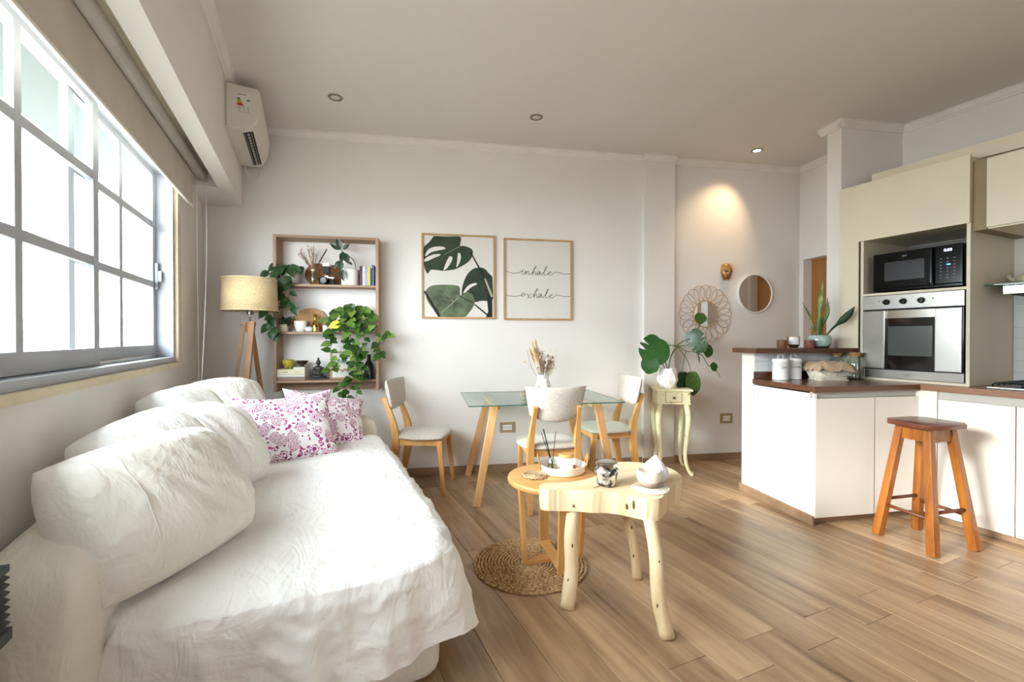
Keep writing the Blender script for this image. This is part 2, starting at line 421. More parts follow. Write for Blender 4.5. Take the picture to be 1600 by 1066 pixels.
# kitchen wall, pillar, half wall, hidden walls behind the camera
q = B(); q.box(XK, XK+.16, -1.7, 2.34, 0, ZC); struct(q.build('wall_kitchen', m_wall))
PE0, PF0, PF1 = .815, .600, .735
q = B(); q.box(PE0, 1.62, PF0, PF1, 0, ZC, MP_); struct(q.build('wall_pillar', m_wall))
q = B(); q.box(0, PE0-.001, PF0-.02, PF1-.02, 0, 1.128, MP_); hw = struct(q.build('half_wall', m_cab))
q = B(); q.box(-1.0, 4.74, -1.86, -1.70, 0, ZC); struct(q.build('wall_front', m_wall))
q = B(); q.box(-1.0, 5.4, -1.9, 4.85, ZC, ZC+.12); ceil = struct(q.build('ceiling', m_ceil))
# lintel beam over the window, recess for the blind, soffit
q = B(); q.box(-.60, -.50, -1.7, 4.452, 2.35, ZC); struct(q.build('wall_beam', m_wall))
q = B(); q.box(XL, -.60, 3.93, 4.52, 2.345, 2.62); struct(q.build('wall_soffit', m_wall))
q = B(); q.box(XL, -.60, -1.7, 3.93, 2.58, 2.62); struct(q.build('wall_recess', m_beige))
# cornices
def cornice(name, p0, p1, inw, s=.055):
    q = B(); p0 = Vector(p0); p1 = Vector(p1); n = Vector(inw)
    prof = [(0, 0), (.012, 0), (.018, .012), (.030, .018), (.042, .034), (.046, .048), (s, .050), (s, s), (0, s)]
    rows = []
    for p in (p0, p1): rows.append([p+n*a*1.0+Vector((0, 0, ZC-s+b_)) for a, b_ in prof])
    A = [q.bm.verts.new(v) for v in rows[0]]; C = [q.bm.verts.new(v) for v in rows[1]]
    for i in range(len(A)): q._f([A[i], A[(i+1) % len(A)], C[(i+1) % len(A)], C[i]])
    q._f(A); q._f(C[::-1])
    return struct(q.build(name, m_corn))
cornice('trim_2', bw(-.52, 0), bw(3.096, 0), -BN)
cornice('trim_3', bw(3.08, .05), bw(3.43, .05), -BN)
cornice('trim_4', bw(3.417, 0), bw(4.875, 0), -BN)
cornice('trim_5', BC, BC-BN*.84, -BD)
cornice('trim_6', (-.50, -1.7, 0), (-.50, 4.45, 0), Vector((1, 0, 0)))
cornice('trim_7', pn(PE0-.05, PF0), pn(1.5, PF0), -BN)
cornice('trim_8', pn(PE0, PF0-.05), pn(PE0, PF1+.05), -BD)
cornice('trim_9', (XK, -1.7, 0), (XK, 2.2, 0), Vector((-1, 0, 0)))
# skirtings
q = B(); q.box(-.8, 3.096, -.014, 0, 0, .07, MB_, .002); q.box(3.417, 4.875, -.014, 0, 0, .07, MB_, .002); q.box(3.082, 3.431, -.064, -.05, 0, .07, MB_, .002); struct(q.build('baseboard_back', m_skirt))
q = B(); q.box(-.016, 0, .0, PF1+.012-.02, 0, .062, MP_, .002); struct(q.build('baseboard_peninsula', m_skirt))

# ------------------------------------------------------------------ window
XW = -.87
win = struct(B().box(XW-.05, XL+.0, WY0, WY0+.035, WZ0, WZ1).box(XW-.05, XL, WY1-.03, WY1, WZ0, WZ1).box(XW-.05, XL-.001, WY0, WY1, WZ1-.04, WZ1).build('window_1', m_alu))
q = B(); q.box(XW-.05, XL+.006, WY0-.02, WY1+.0, WZ0, WZ0+.035, None, .004); q.build('window_track', m_alu, win)
q = B(); q.box(XW-.01, XW, WY0, WY1, WZ0+.035, WZ0+.055); q.box(XW-.04, XW-.03, WY0, WY1, WZ0+.035, WZ0+.05); q.build('track_rail', m_chrome, win)
def casing():
    q = B(); q.box(XL-.002, XL+.022, WY1-.004, WY1+.075, WZ0-.03, WZ1+.0, None, .004)
    q.box(XL-.002, XL+.012, WY1+.02, WY1+.05, WZ0-.02, WZ1, None, .003)
    q.build('casing', m_beige, win)
    q = B(); q.box(XL-.002, XL+.030, WY0-.1, WY1+.09, WZ0-.035, WZ0+.0, None, .006); q.build('window_sill', m_beige, win)
casing()
def sash(y0, y1, x, nm='sash'):
    z0, z1 = 1.128, WZ1-.03; st = .055
    q = B(); q.box(x-.014, x+.014, y0, y0+st, z0, z1, None, .003); q.box(x-.014, x+.014, y1-st, y1, z0, z1, None, .003)
    q.box(x-.0135, x+.0135, y0+st-.002, y1-st+.002, z0, z0+.075, None, .003); q.box(x-.0135, x+.0135, y0+st-.002, y1-st+.002, z1-.04, z1, None, .003)
    s = q.build(nm, m_alu, win)
    ym = (y0+y1)/2; q = B(); q.box(x-.012, x+.012, ym-.022, ym+.022, z0+.07, z1-.035, None, .004); q.build('muntin', m_alu, s)
    for zz in (1.582, 1.955):
        q = B(); q.box(x-.0115, x+.0115, y0+st, y1-st, zz-.02, zz+.02, None, .004); q.build('muntin', m_alu, s)
    zs = [z0+.07, 1.582, 1.955, z1-.035]; ys = [y0+st-.004, ym, y1-st+.004]
    for a in range(3):
        for c in range(2):
            q = B(); q.box(x-.002, x+.002, ys[c], ys[c+1], zs[a], zs[a+1]); q.build('pane', m_pane, s)
    return s
sash(1.375, 2.60, XW+.012); s2 = sash(2.415, 3.57, XW-.024); sash(.18, 1.46, XW-.024)
q = B(); q.box(XW-.012, XW+.010, 3.535, 3.553, 1.55, 1.72, None, .004); q.box(XW-.004, XW+.028, 3.538, 3.550, 1.60, 1.67, None, .004); q.build('latch', plain('grey_latch', '#7d828b', .4, .4), s2)
q = B(); q.ball((XW+.0, 2.607, 1.60), .016, 10, (.6, .6, 2)); q.build('latch_knob', plain('dark_latch', '#2b2340', .4), s2)
# outside: the eave over the window and unseen ground added to cut sky light from below
q = B(); q.box(-1.75, -.935, -.8, 11, 2.756, 2.84); struct(q.build('trim_10', plain('eave_paint', '#2b3430', .8)))

q = B(); q.box(-14, -1.0, -9, 14, -.5, -.3); struct(q.build('unseen_ground', plain('ground_tone', '#928b7d', .9)))  # ground tone tuned for the light it throws on eave and ceiling
# ------------------------------------------------------------------ blind
bl = thing('roller_blind', 'white roller blind pulled partly down over the window', 'blind', (-.69, 1.9, 2.40))
q = B(); q.sweep([(0, -1.75, 0), (0, 1.95, 0)], .032, 20); q.build('tube', plain('blind_tube', '#cfcac2', .7), bl, True)
q = B(); q.box(-.0325, -.030, -1.75, 1.86, -.245, .0); q.build('fabric', plain('blind_fabric', '#c8bfb2', .9, bump=.1, bscale=300), bl)
q = B(); q.box(-.038, -.024, -1.75, 1.86, -.257, -.243, None, .003); q.build('bottom_bar', m_white, bl)
q = B(); q.box(-.045, .045, 1.952, 1.962, -.045, .045, None, .004); q.sweep([(0, 1.95, 0), (0, 1.99, 0)], .030, 16); q.build('bracket', plain('bracket_grey', '#b7b1a7', .5), bl, 40)
def cord(pts): return B().sweep(spline([Vector(p) for p in pts], 10), .0022, 6)
q = cord([(.03, 1.975, -.02), (.032, 1.96, -.6), (.03, 1.86, -1.2), (.02, 1.80, -1.56), (.0, 1.82, -1.60)]); q.build('cord', m_white, bl, True)
q = cord([(-.028, 1.985, -.02), (-.028, 1.99, -.7), (-.02, 1.985, -1.56), (-.01, 1.9, -1.60)]); q.build('cord', m_white, bl, True)

# ------------------------------------------------------------------ air conditioner on the beam
ac = thing('air_conditioner', 'white wall-mounted air conditioner on the beam above the window', 'air conditioner', (-.5, 3.56, 2.66))
prof = [(0, 0), (.10, -.006), (.155, .012), (.185, .05), (.205, .12), (.215, .20), (.205, .27), (.19, .285), (0, .295)]
q = B(); A = [q.bm.verts.new((x+.001, 0, z)) for x, z in prof]; C = [q.bm.verts.new((x+.001, .76, z)) for x, z in prof]
for i in range(len(A)): q._f([A[i], A[(i+1) % len(A)], C[(i+1) % len(A)], C[i]])
f1 = q._f(A); q._f(C[::-1])
bmesh.ops.bevel(q.bm, geom=list(f1.edges), offset=.012, segments=3, affect='EDGES')
q.build('housing', m_ac, ac, 35)
tilt = Matrix.Translation((.10, 0, -.0065)) @ Matrix.Rotation(radians(-18), 4, 'Y')
q = B(); q.box(-.0, .062, .06, .70, -.003, .004, tilt); q.build('air_outlet', m_blackm, ac)
q = B()
for k in range(3): q.box(.006+.02*k, .010+.02*k, .06, .70, -.010, .0, tilt)
q.build('louver', plain('louver_grey', '#8d8a86', .5), ac)
q = B()
for k in range(12): q.box(.022, .036, .08+.052*k, .10+.052*k, -.008, -.001, tilt)
tag(q.build('grille_fin', m_ac, ac), kind='stuff')
q = B(); q.box(.07, .152, -.0015, .0005, .10, .235); lab = q.build('energy_label', plain('label_paper', '#e2ded6', .7), ac)
cols = ['#2f7d4a', '#57953f', '#9bb23a', '#d9b53a', '#d98b35', '#c2522f', '#a83a2c']
for k, c in enumerate(cols):
    q = B(); q.box(.072, .088+.0035*k, -.0022, -.001, .196-.0075*k, .203-.0075*k); q.build('label_bar', plain('label_bar_%d' % k, c, .7), ac)
q = B(); q.prism([(.128, .19), (.134, .196), (.148, .196), (.148, .184), (.134, .184)], .001, .0022, Matrix.Rotation(radians(90), 4, 'X')); q.build('label_arrow', m_ink, ac)
text('A', .012, 'label_letter', plain('letter_white', '#eeeeee', .7), ac, (.137, -.0024, .186), (radians(90), 0, 0), .0003)
q = B()
for r_ in range(5):
    for k in range(3): q.box(.075+.026*k, .075+.026*k+.018, -.0021, -.001, .108+.009*r_, .1105+.009*r_)
q.box(.075, .125, -.0021, -.001, .222, .228); tag(q.build('label_print', plain('label_print', '#8b877f', .7), ac), kind='stuff')
q = B(); q.sweep(spline([(.03, .77, .02), (.04, .80, -.04), (.07, .84, -.07), (.12, .86, -.06), (.14, .84, .0)], 8), .006, 8); q.build('drain_hose', m_ac, ac, True)

# ------------------------------------------------------------------ ceiling spots
def spot(loc, lab, lit):
    t = thing('ceiling_spotlight', lab, 'ceiling light', loc, 0, None)
    q = B(); q.lathe([(.032, 0), (.052, 0), (.052, -.004), (.046, -.008), (.034, -.006), (.032, 0)], 32, cap=False); q.build('ring', m_steeld, t, 40)
    q = B(); q.lathe([(0, -.003), (.033, -.003)], 24, cap=False); q.build('lamp', plain('lamp_lit', '#fff3dc', .4, emit='#ffe6bd', estr=12) if lit else plain('lamp_unlit', '#cfc8bb', .3), t)
    return t
spot((.191, 3.614, ZC), 'unlit recessed ceiling spotlight nearest the air conditioner', 0)
spot((1.681, 3.28, ZC), 'unlit recessed ceiling spotlight above the glass table', 0)
spot((3.886, 3.008, ZC), 'lit recessed ceiling spotlight near the kitchen pillar', 1)
sd = bpy.data.lights.new('warm_spot', 'SPOT'); sd.energy = 19; sd.color = (1.0, .70, .40); sd.spot_size = radians(82); sd.spot_blend = 1.0; sd.shadow_soft_size = .03
so = bpy.data.objects.new('warm_spot', sd); COL.objects.link(so); so.location = (3.886, 3.008, ZC-.03)
so.rotation_euler = (Vector((3.74, 3.40, 2.2))-Vector(so.location)).to_track_quat('-Z', 'Y').to_euler()

# ------------------------------------------------------------------ sockets
def socket(s, z, w, h, lab, fr=True, loc=None):
    o = thing('power_socket', lab, 'socket', loc or bw(s, .0, z), G if loc is None else radians(90))
    q = B(); q.box(-w/2, w/2, -.010, -.0005, -h/2, h/2, None, .003); q.build('cover_plate', plain('socket_frame', '#a98f6c', .5) if fr else plain('socket_cream', '#ddd3bf', .5), o)
    if fr:
        q = B(); q.box(-w*.3, w*.3, -.013, -.010, -h*.26, h*.26, None, .001); q.build('insert', m_white, o)
        q = B()
        for k in (-1, 1): q.box(k*w*.14-.009, k*w*.14-.006, -.0137, -.012, -.008, .008); q.box(k*w*.14+.006, k*w*.14+.009, -.0137, -.012, -.008, .008)
        tag(q.build('slot', m_darkline, o), kind='stuff')
    return o
socket(1.75, .41, .14, .095, 'wood-framed wall socket behind the glass table legs')
socket(4.02, .423, .135, .10, 'wood-framed wall socket right of the distressed side table')
socket(2.87, .42, .11, .07, 'pale wall socket half hidden by the chair at the table end', False)
socket(0, 0, .10, .07, 'small cream wall plate under the window above the sofa', False, (XL, 2.30, .80))

# ------------------------------------------------------------------ kitchen: peninsula
cab = thing('peninsula_cabinet', 'cream base cabinet of the kitchen peninsula under the dark worktop', 'cabinet', O_, G)
q = B(); q.box(0, .018, 0, .575, .055, .875, None, .002); q.build('side_panel', m_cab, cab)
q = B(); q.box(.018, .80, .03, .57, .055, .86); q.build('carcass', m_rec, cab)
q = B(); q.box(.02, .845, .045, .06, 0, .06); q.build('plinth', m_skirt, cab)
q = B(); q.box(0.0, .845, .018, .04, .845, .884); q.build('finger_channel', m_rec, cab)
q = B(); q.box(.004, .466, -.002, .016, .05, .842, None, .002); q.build('door', m_cab, cab)
q = B(); q.box(.476, .832, .002, .018, .05, .842, None, .002); q.build('door', m_cab, cab)
q = B(); q.box(.4665, .4755, .004, .03, .05, .842); q.build('door_edge', m_white, cab)
# run of base cabinets along the kitchen wall
XD = 3.87
kc = thing('kitchen_base_cabinet', 'cream base cabinets along the kitchen wall under the hob', 'cabinet', (0, 0, 0))
q = B(); q.box(XD+.02, XK-.002, -1.2, 1.70, .06, .875); q.build('carcass', m_rec, kc)
q = B(); q.box(XD+.045, XD+.06, -1.2, 1.68, 0, .06); q.build('plinth', m_skirt, kc)
q = B(); q.box(XD+.012, XD+.03, -1.2, 1.68, .835, .884); q.build('finger_channel', m_rec, kc)
q = B(); q.box(XD, XD+.02, 1.635, 1.755, .05, .884); q.build('corner_filler', m_cab, kc)
for y0, y1 in ((1.262, 1.63), (.86, 1.256), (.46, .854), (.06, .454), (-.34, .054)):
    q = B(); q.box(XD, XD+.018, y0, y1, .05, .832, None, .002); q.build('door', m_cab, kc)
# worktops
a0 = pn(-.012, -.012); a1 = pn(.80, -.012); 
xf = XD-.01; yk = a0.y+(xf-a0.x)*math.tan(G)
ctr = thing('peninsula_worktop', 'dark varnished wooden worktop of the peninsula', 'worktop', O_, G)
inv = MP_.inverted()
def toP(p): r = inv @ Vector(p); return (r.x, r.y)
q = B(); q.prism([toP(a0), toP((xf, yk, 0)), toP((XK-.002, yk, 0)), toP((XK-.002, 2.14, 0)), (.84, PF0-.022), (-.012, PF0-.022)], .886, CT, None, .003); q.build('slab', m_walnut, ctr)
q = B(); q.box(-.002, .80, PF0-.036, PF0-.0205, CT, CT+.055, None, .002); q.build('upstand', m_walnut, ctr)
ktop = thing('kitchen_worktop', 'lighter brown wooden worktop along the kitchen wall', 'worktop', (0, 0, 0))
q = B(); q.box(xf, XK-.002, -1.2, yk-.001, .886, CT, None, .003); q.build('slab', m_work, ktop)
# raised bar shelf
bs = thing('bar_shelf', 'dark wooden raised bar shelf on the half wall', 'shelf', O_, G)
q = B(); q.prism([(-.10, .43), (.88, .43), (.88, PF0-.003), (PE0-.004, PF0-.003), (PE0-.004, .76), (-.10, .70)], 1.13, 1.166, None, .003); q.build('board', m_walnut, bs)
# tiles on the half wall, joints recessed
m_tile = plain('glazed_tile', '#dfe2e4', .2, var=.02, nscale=3)
tl = None
for r_ in range(2):
    for k in range(6):
        x0 = -.0+.15*k-.02; x1 = min(x0+.147, .80); x0 = max(x0, .002)
        z0, z1 = ((CT+.057, 1.062), (1.065, 1.127))[r_]
        q = B(); q.box(x0, x1, PF0-.028, PF0-.0205, z0, z1, Matrix.Identity(4), .0012)
        o = q.build('tile', m_tile, hw); o.matrix_parent_inverse = Matrix.Identity(4); o.location = O_; o.rotation_euler = (0, 0, G)

# ------------------------------------------------------------------ oven tower
TX = 3.96; TY0, TY1 = 1.505, 2.155
tw = thing('oven_tower_cabinet', 'tall cream cabinet housing the oven and microwave', 'cabinet', (0, 0, 0))
def part(bxs, name, mat, par, bev=.0015, sm=None):
    q = B()
    for bx in bxs: q.box(*bx, None, bev)
    return q.build(name, mat, par, sm)
part([(TX, XK-.002, TY0, TY0+.02, CT+.001, 2.434)], 'side_panel', m_cabd, tw)
part([(TX, XK-.002, TY1-.02, TY1, CT+.001, 2.43)], 'side_panel', m_cabd, tw)
part([(TX+.001, XK-.004, TY0+.02, TY1-.02, CT+.001, CT+.019)], 'bottom_board', m_cabd, tw)
part([(TX, XK-.004, TY0+.02, TY1-.02, 1.568, 1.586)], 'shelf_board', m_cabd, tw)
part([(TX+.004, XK-.004, TY0+.02, TY1-.02, 2.005, 2.02)], 'shelf_board', m_cabd, tw)
part([(TX+.004, XK-.004, TY0+.02, TY1-.02, 2.41, 2.43)], 'top_board', m_cabd, tw)
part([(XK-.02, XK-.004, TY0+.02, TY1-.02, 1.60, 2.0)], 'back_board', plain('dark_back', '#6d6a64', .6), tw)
part([(TX-.02, TX-.001, TY0-.002, TY1+.012, 1.998, 2.444)], 'door', m_cabd, tw, .002)
part([(TX-.004, TX+.012, TY1+.014, TY1+.155, CT+.001, 2.45)], 'filler_panel', m_cabd, tw, .002)
part([(TX+.012, XK-.01, TY1+.14, TY1+.155, CT+.001, 2.44)], 'filler_return', m_cabd, tw, .001)
fb = thing('cornice_board', 'beige board along the top of the kitchen cabinets', 'board', (0, 0, 0))
part([(4.10, 4.13, -.4, 2.155, 2.446, 2.545)], 'board', m_cabd, fb)
uc = thing('upper_cabinet', 'cream upper cabinet over the cooker hood', 'cabinet', (0, 0, 0))
part([(TX+.02, XK-.002, .10, TY0-.075, 1.945, 2.40)], 'carcass', m_cabd, uc)
part([(TX, TX+.018, .70, TY0-.076, 1.955, 2.392)], 'door', m_cabd, uc)
part([(TX, TX+.018, .10, .696, 1.955, 2.392)], 'door', m_cabd, uc)
part([(TX+.02, XK-.002, TY0-.072, TY0-.002, 1.945, 2.40)], 'infill', plain('infill_brown', '#8f7d5c', .6), uc)
# oven
ov = thing('oven', 'built-in stainless steel oven below the microwave', 'oven', (TX, 1.83, .946))
W2 = .297; HO = .618
part([(.0, .45, -W2, W2, .004, HO-.004)], 'body', m_blackm, ov, .002)
part([(-.014, .0, -W2-.004, W2+.004, .515, HO-.0)], 'control_panel', m_steel, ov, .002)
part([(-.012, .0, -W2-.004, W2+.004, .0, .062)], 'bottom_trim', m_steeld, ov, .002)
dr = part([(-.008, .0, -W2, W2, .068, .505)], 'door', m_ovglass, ov, .002)
part([(-.026, -.008, W2-.145, W2-.004, .07, .503)], 'door_panel', m_steeld, dr, .003)
part([(-.026, -.008, -W2+.004, -W2+.145, .07, .503)], 'door_panel', m_steel, dr, .003)
part([(-.013, -.008, -W2+.147, W2-.147, .445, .503)], 'door_top_strip', m_chrome, dr, .001)
part([(-.030, -.008, W2-.152, W2-.1455, .07, .503)], 'door_handle', m_chrome, dr, .001)
part([(-.0095, -.0078, -W2+.165, W2-.165, .17, .385)], 'window', m_ovwin, dr, .001)
for yy in (.14, .035, -.072):
    q = B(); M = Matrix.Translation((-.014, yy, .566)) @ Matrix.Rotation(radians(-90), 4, 'Y')
    q.lathe([(.021, 0), (.021, .006), (.017, .009), (.016, .024), (0, .025)], 24, M); k = q.build('knob', m_black, ov, 40)
    q = B(); q.box(-.003, .003, -.016, .016, .012, .030, M); q.build('knob_grip', m_blackm, k)
for yy, c in ((.19, '#3a3936'), (-.135, '#c06a2a')):
    q = B(); q.lathe([(.005, 0), (.004, .003), (0, .0035)], 12, Matrix.Translation((-.014, yy, .575)) @ Matrix.Rotation(radians(-90), 4, 'Y')); q.build('indicator', plain('indicator'+c, c, .3), ov, True)
text('orbis', .022, 'badge', plain('badge_grey', '#77736d', .4, .5), ov, (-.0135, .035, .024), (radians(90), 0, radians(-90)), .0004)
# microwave
mw = thing('microwave', 'black microwave in the niche above the oven', 'microwave', (TX+.03, 1.815, 1.586))
Wm = .262
part([(.012, .38, -Wm, Wm, .012, .296)], 'body', m_blackm, mw, .006)
part([(-.006, .012, -Wm, Wm, .012, .03)], 'base_strip', m_black, mw, .003)
dr = part([(-.012, .012, -Wm+.155, Wm, .03, .296)], 'door', m_black, mw, .008)
part([(-.0135, -.0115, -Wm+.205, Wm-.075, .085, .225)], 'window', m_mwwin, dr, .0008)
part([(-.040, -.012, -Wm+.152, -Wm+.178, .04, .286)], 'door_handle', m_black, dr, .006)
part([(-.010, .012, -Wm, -Wm+.148, .03, .296)], 'control_panel', m_black, mw, .006)
RM = (radians(90), 0, radians(-90))
text('BGH', .014, 'badge', plain('badge_white', '#b9b9bd', .4), mw, (-.0125, .075, .255), RM, .0003)
text('0:00', .026, 'clock_digits', plain('digits', '#dfe0ff', .4, emit='#cfd2ff', estr=2.5), mw, (-.0105, -Wm+.098, .252), RM, .0003)
q = B()
for r_ in range(7):
    for c_ in range(3): q.box(-.0108, -.0098, -Wm+.035+.036*c_, -Wm+.047+.036*c_, .07+.022*r_, .073+.022*r_)
tag(q.build('key_legends', plain('legend_grey', '#8e93a4', .5), mw), kind='stuff')
part([(-.0108, -.0098, -Wm+.062, -Wm+.082, .158, .166)], 'lit_key', plain('lit_key', '#5fd0e8', .4, emit='#4fc6e4', estr=1.5), mw, 0)
q = B()
for sy in (-1, 1):
    for xx in (.03, .34): q.lathe([(.012, 0), (.012, .013)], 12, Matrix.Translation((xx, sy*.22, 0)))
tag(q.build('feet', m_blackm, mw, 40), kind='stuff')
q = B(); q.ball((0, 0, .0), .018, 12, (1, 1.2, .8)); q.lathe([(.012, -.014), (.016, 0)], 12)
o = q.build('plug_socket', m_black, None, True); o.location = (XK-.03, 1.66, 1.93); tag(o, 'small black round object behind the microwave in the niche', 'plug')
# hood
hd = thing('cooker_hood', 'steel cooker hood with a glass shelf under the wall cabinet', 'cooker hood', (0, 0, 0))
part([(4.12, XK-.002, .55, 1.495, 1.592, 1.600)], 'glass_shelf', m_glassE, hd, .001)
part([(4.19, XK-.002, .60, 1.43, 1.535, 1.591)], 'body', m_chrome, hd, .003)
part([(4.22, XK-.05, .62, 1.40, 1.528, 1.536)], 'filter', m_blackm, hd, .001)
jr = thing('stoneware_teapot', 'cream stoneware teapot standing on the hood shelf', 'teapot', (4.42, 1.34, 1.601))
q = B(); q.lathe([(.05, 0), (.085, .012), (.105, .04), (.098, .062), (.055, .082), (.035, .086)], 32); q.build('body', plain('stoneware', '#cfc8a6', .5, var=.12, nscale=30), jr, True)
q = B(); q.lathe([(.036, .085), (.03, .10), (.024, .125), (.012, .13), (.014, .142), (0, .148)], 24); q.build('lid', MATS['stoneware'], jr, True)
q = B(); q.sweep(spline([(0, .09, .035), (0, .125, .05), (0, .14, .075)], 5), [.016]*5+[.012]*6, 8); q.build('spout', MATS['stoneware'], jr, True)
# kitchen wall tiles: brick bond
for r_ in range(8):
    for k in range(8):
        y1 = 1.503-.160*k+(.078 if r_ % 2 else 0); y0 = y1-.157; y1 = min(y1, 1.5035)
        if y1-y0 < .02: continue
        q = B(); q.box(XK-.010, XK-.001, y0, y1, CT+.003+.0795*r_, min(CT+.0795*(r_+1), 1.555), None, .0015); q.build('tile', m_tile, bpy.data.objects['wall_kitchen'])
# hob
hb = thing('gas_hob', 'steel gas hob with black grates at the right edge', 'hob', (4.20, 1.0, CT))
part([(-.25, .24, -.30, .42, .001, .012)], 'tray', m_steel, hb, .004)
for (xx, yy) in ((-.12, .26), (.12, .26), (-.12, -.12), (.12, -.12)):
    q = B(); q.lathe([(.045, .012), (.045, .02), (.03, .024), (.03, .03), (0, .031)], 20, Matrix.Translation((xx, yy, 0))); q.build('burner', m_black, hb, 40)
for yy in (.26, -.12):
    q = B()
    for dx in (-.2, -.12, -.04, .04, .12, .2): q.sweep(spline([(dx, yy-.15, .013), (dx, yy-.13, .036), (dx, yy, .04), (dx, yy+.13, .036), (dx, yy+.15, .013)], 4), .0045, 6)
    q.sweep([(-.2, yy-.13, .036), (.2, yy-.13, .036), (.2, yy+.13, .036), (-.2, yy+.13, .036)], .0045, 6, closed=True)
    q.build('grate', m_black, hb, True)

# ------------------------------------------------------------------ small things on the counter
m_enam = plain('white_enamel', '#e9eaea', .3, var=.01, coat=.3)
def canister(x, y, lab, txt, ang, tx=0):
    c = thing('storage_canister', lab, 'canister', pn(x, y, CT), G, 'white canisters on the worktop')
    q = B(); q.lathe([(.052, 0), (.056, .003), (.056, .138), (.058, .140)], 40); q.build('body', m_enam, c, 50)
    l = B().lathe([(.0585, .136), (.0595, .139), (.0595, .158), (.056, .163), (.02, .168), (0, .169)], 40).build('lid', m_enam, c, 50)
    q = B(); q.sweep([(cos(t)*.024, 0, .172+sin(t)*.024) for t in [pi*k/12-.15 for k in range(15)]], .0045, 8, up=(0, 1, 0)); q.build('handle', m_enam, l, True)
    R_ = .0572; n = len(txt)
    for i, ch in enumerate(txt):
        a = radians(ang)+(i-(n-1)/2)*.0125/R_
        text(ch, .018, 'letter', m_ink, c, (R_*cos(a), R_*sin(a), .092), (radians(90), 0, a+pi/2), .0003, 1, 'CENTER')
    return c
canister(.145, .47, 'wider left white canister with CAFÉ lettering under the bar shelf', 'CAFÉ', -98)
canister(.285, .50, 'right white canister with AZÚCAR lettering beside the wicker basket', 'AZÚCAR', -115)
bk = thing('wicker_basket', 'white wicker basket with a checked lining on the dark worktop', 'basket', pn(.50, .40, CT), G+radians(-8))
q = B()
def brect(w, d, r, n=40):
    out = []
    for k in range(n):
        t = 2*pi*k/n; c_, s_ = cos(t), sin(t); p = 5
        out.append((w*math.copysign(abs(c_)**(2/p), c_), d*math.copysign(abs(s_)**(2/p), s_)))
    return out
for i in range(11):
    z = .004+.0072*i; f = .80+.02*i
    for k in range(1): q.sweep([(x*f, y*f, z+.0022*sin(k_*pi)) for k_, (x, y) in enumerate(brect(.135, .085, 0, 44))], .0042, 6, closed=True)
tag(q.build('woven_side', plain('wicker_white', '#e4dccb', .7, var=.08, nscale=40), bk, True), kind='stuff')
q = B()
for k_, (x, y) in enumerate(brect(.137, .087, 0, 56)): q.sweep([(x*.79, y*.79, 0), (x*1.01, y*1.01, .083)], .0028, 5)
tag(q.build('stakes', MATS['wicker_white'], bk, True), kind='stuff')
q = B(); q.box(-.11, .11, -.068, .068, .0, .006); q.build('base', MATS['wicker_white'], bk)
# the lining hangs over the right rim
def gingham():
    m, t, b = nt('checked_fabric'); v = coords(t, (90, 90, 90)); w = N(t, 'ShaderNodeTexChecker', i_Scale=1.0); t.links.new(v, w.inputs[0])
    w.inputs['Color1'].default_value = srgb('#d8d0c6'); w.inputs['Color2'].default_value = srgb('#8f857c'); t.links.new(w.outputs[0], b.inputs['Base Color']); b.inputs['Roughness'].default_value = .9; return m
m_ging = gingham()
q = B(); rows = []
for i in range(9):
    t = i/8; rows.append([Vector((x*(1.03+.05*sin(3*pi*t)*.3)+.0*t, y*(1.05), .088-.05*t+.004*sin(k_*1.9))) for k_, (x, y) in enumerate(brect(.139+.004*t, .088+.004*t, 0, 60)) if k_ < 13 or k_ > 44])
rows = [r_[13:]+r_[:13] for r_ in rows]; q.grid(rows); li = q.build('lining', m_ging, bk, True)
q = B()
for (a_, b2_) in ((.15, .02), (.165, -.012)):
    q.ball((a_, b2_, .06), .02, 10, (.8, .5, 1.3))
q.build('ribbon_bow', m_ging, bk, True)
def crumple(nm, w, d, h, seed, mat, lab, cat, loc, rz, sag=.0):
    q = B(); rows = []
    n = 34
    for i in range(n+1):
        r_ = []
        for j in range(n+1):
            u = i/n*2-1; v = j/n*2-1
            e = max(abs(u), abs(v))
            z = h*(1-.55*e**2)+.016*noise.fractal(Vector((u*2.2+seed, v*2.2, 1)), 1, 2, 4)-sag*max(0, e-.7)*3*(.7+.5*noise.noise(Vector((u*3, v*3, seed))))
            k = 1+.12*noise.noise(Vector((u*1.5, v*1.5, seed+5)))
            r_.append(Vector((u*w*k, v*d*k, z)))
        rows.append(r_)
    q.grid(rows); o = q.build(nm, mat, None, True)
    m = o.modifiers.new('thick', 'SOLIDIFY'); m.thickness = .003
    return tag(o, lab, cat, None, None, loc, rz)
crumple('linen_towel', .15, .11, .055, 3.3, cloth('beige_linen', '#c7a98c', wr=.5, weave=.3), 'crumpled beige linen towel lying in the wicker basket', 'towel', pn(.485, .395, CT+.085), G-.14, .055)
def corkjar(x, y, lab):
    j = thing('glass_jar', lab, 'jar', pn(x, y, CT), G, 'cork-topped jars behind the basket')
    q = B(); q.lathe([(.05, 0), (.058, .006), (.060, .02), (.060, .12), (.054, .148), (.035, .166), (.031, .174), (.031, .188), (.034, .190)], 32, cap=True); q.build('body', m_jar, j, True)
    q = B(); q.lathe([(.030, .176), (.036, .191), (.040, .193), (.040, .206), (.036, .209), (0, .209)], 28); q.build('cork_lid', plain('cork', '#b08258', .85, var=.15, nscale=60), j, 40)
corkjar(.675, .50, 'left cork-topped glass jar behind the basket'); corkjar(.745, .40, 'right cork-topped glass jar against the tall cabinet')
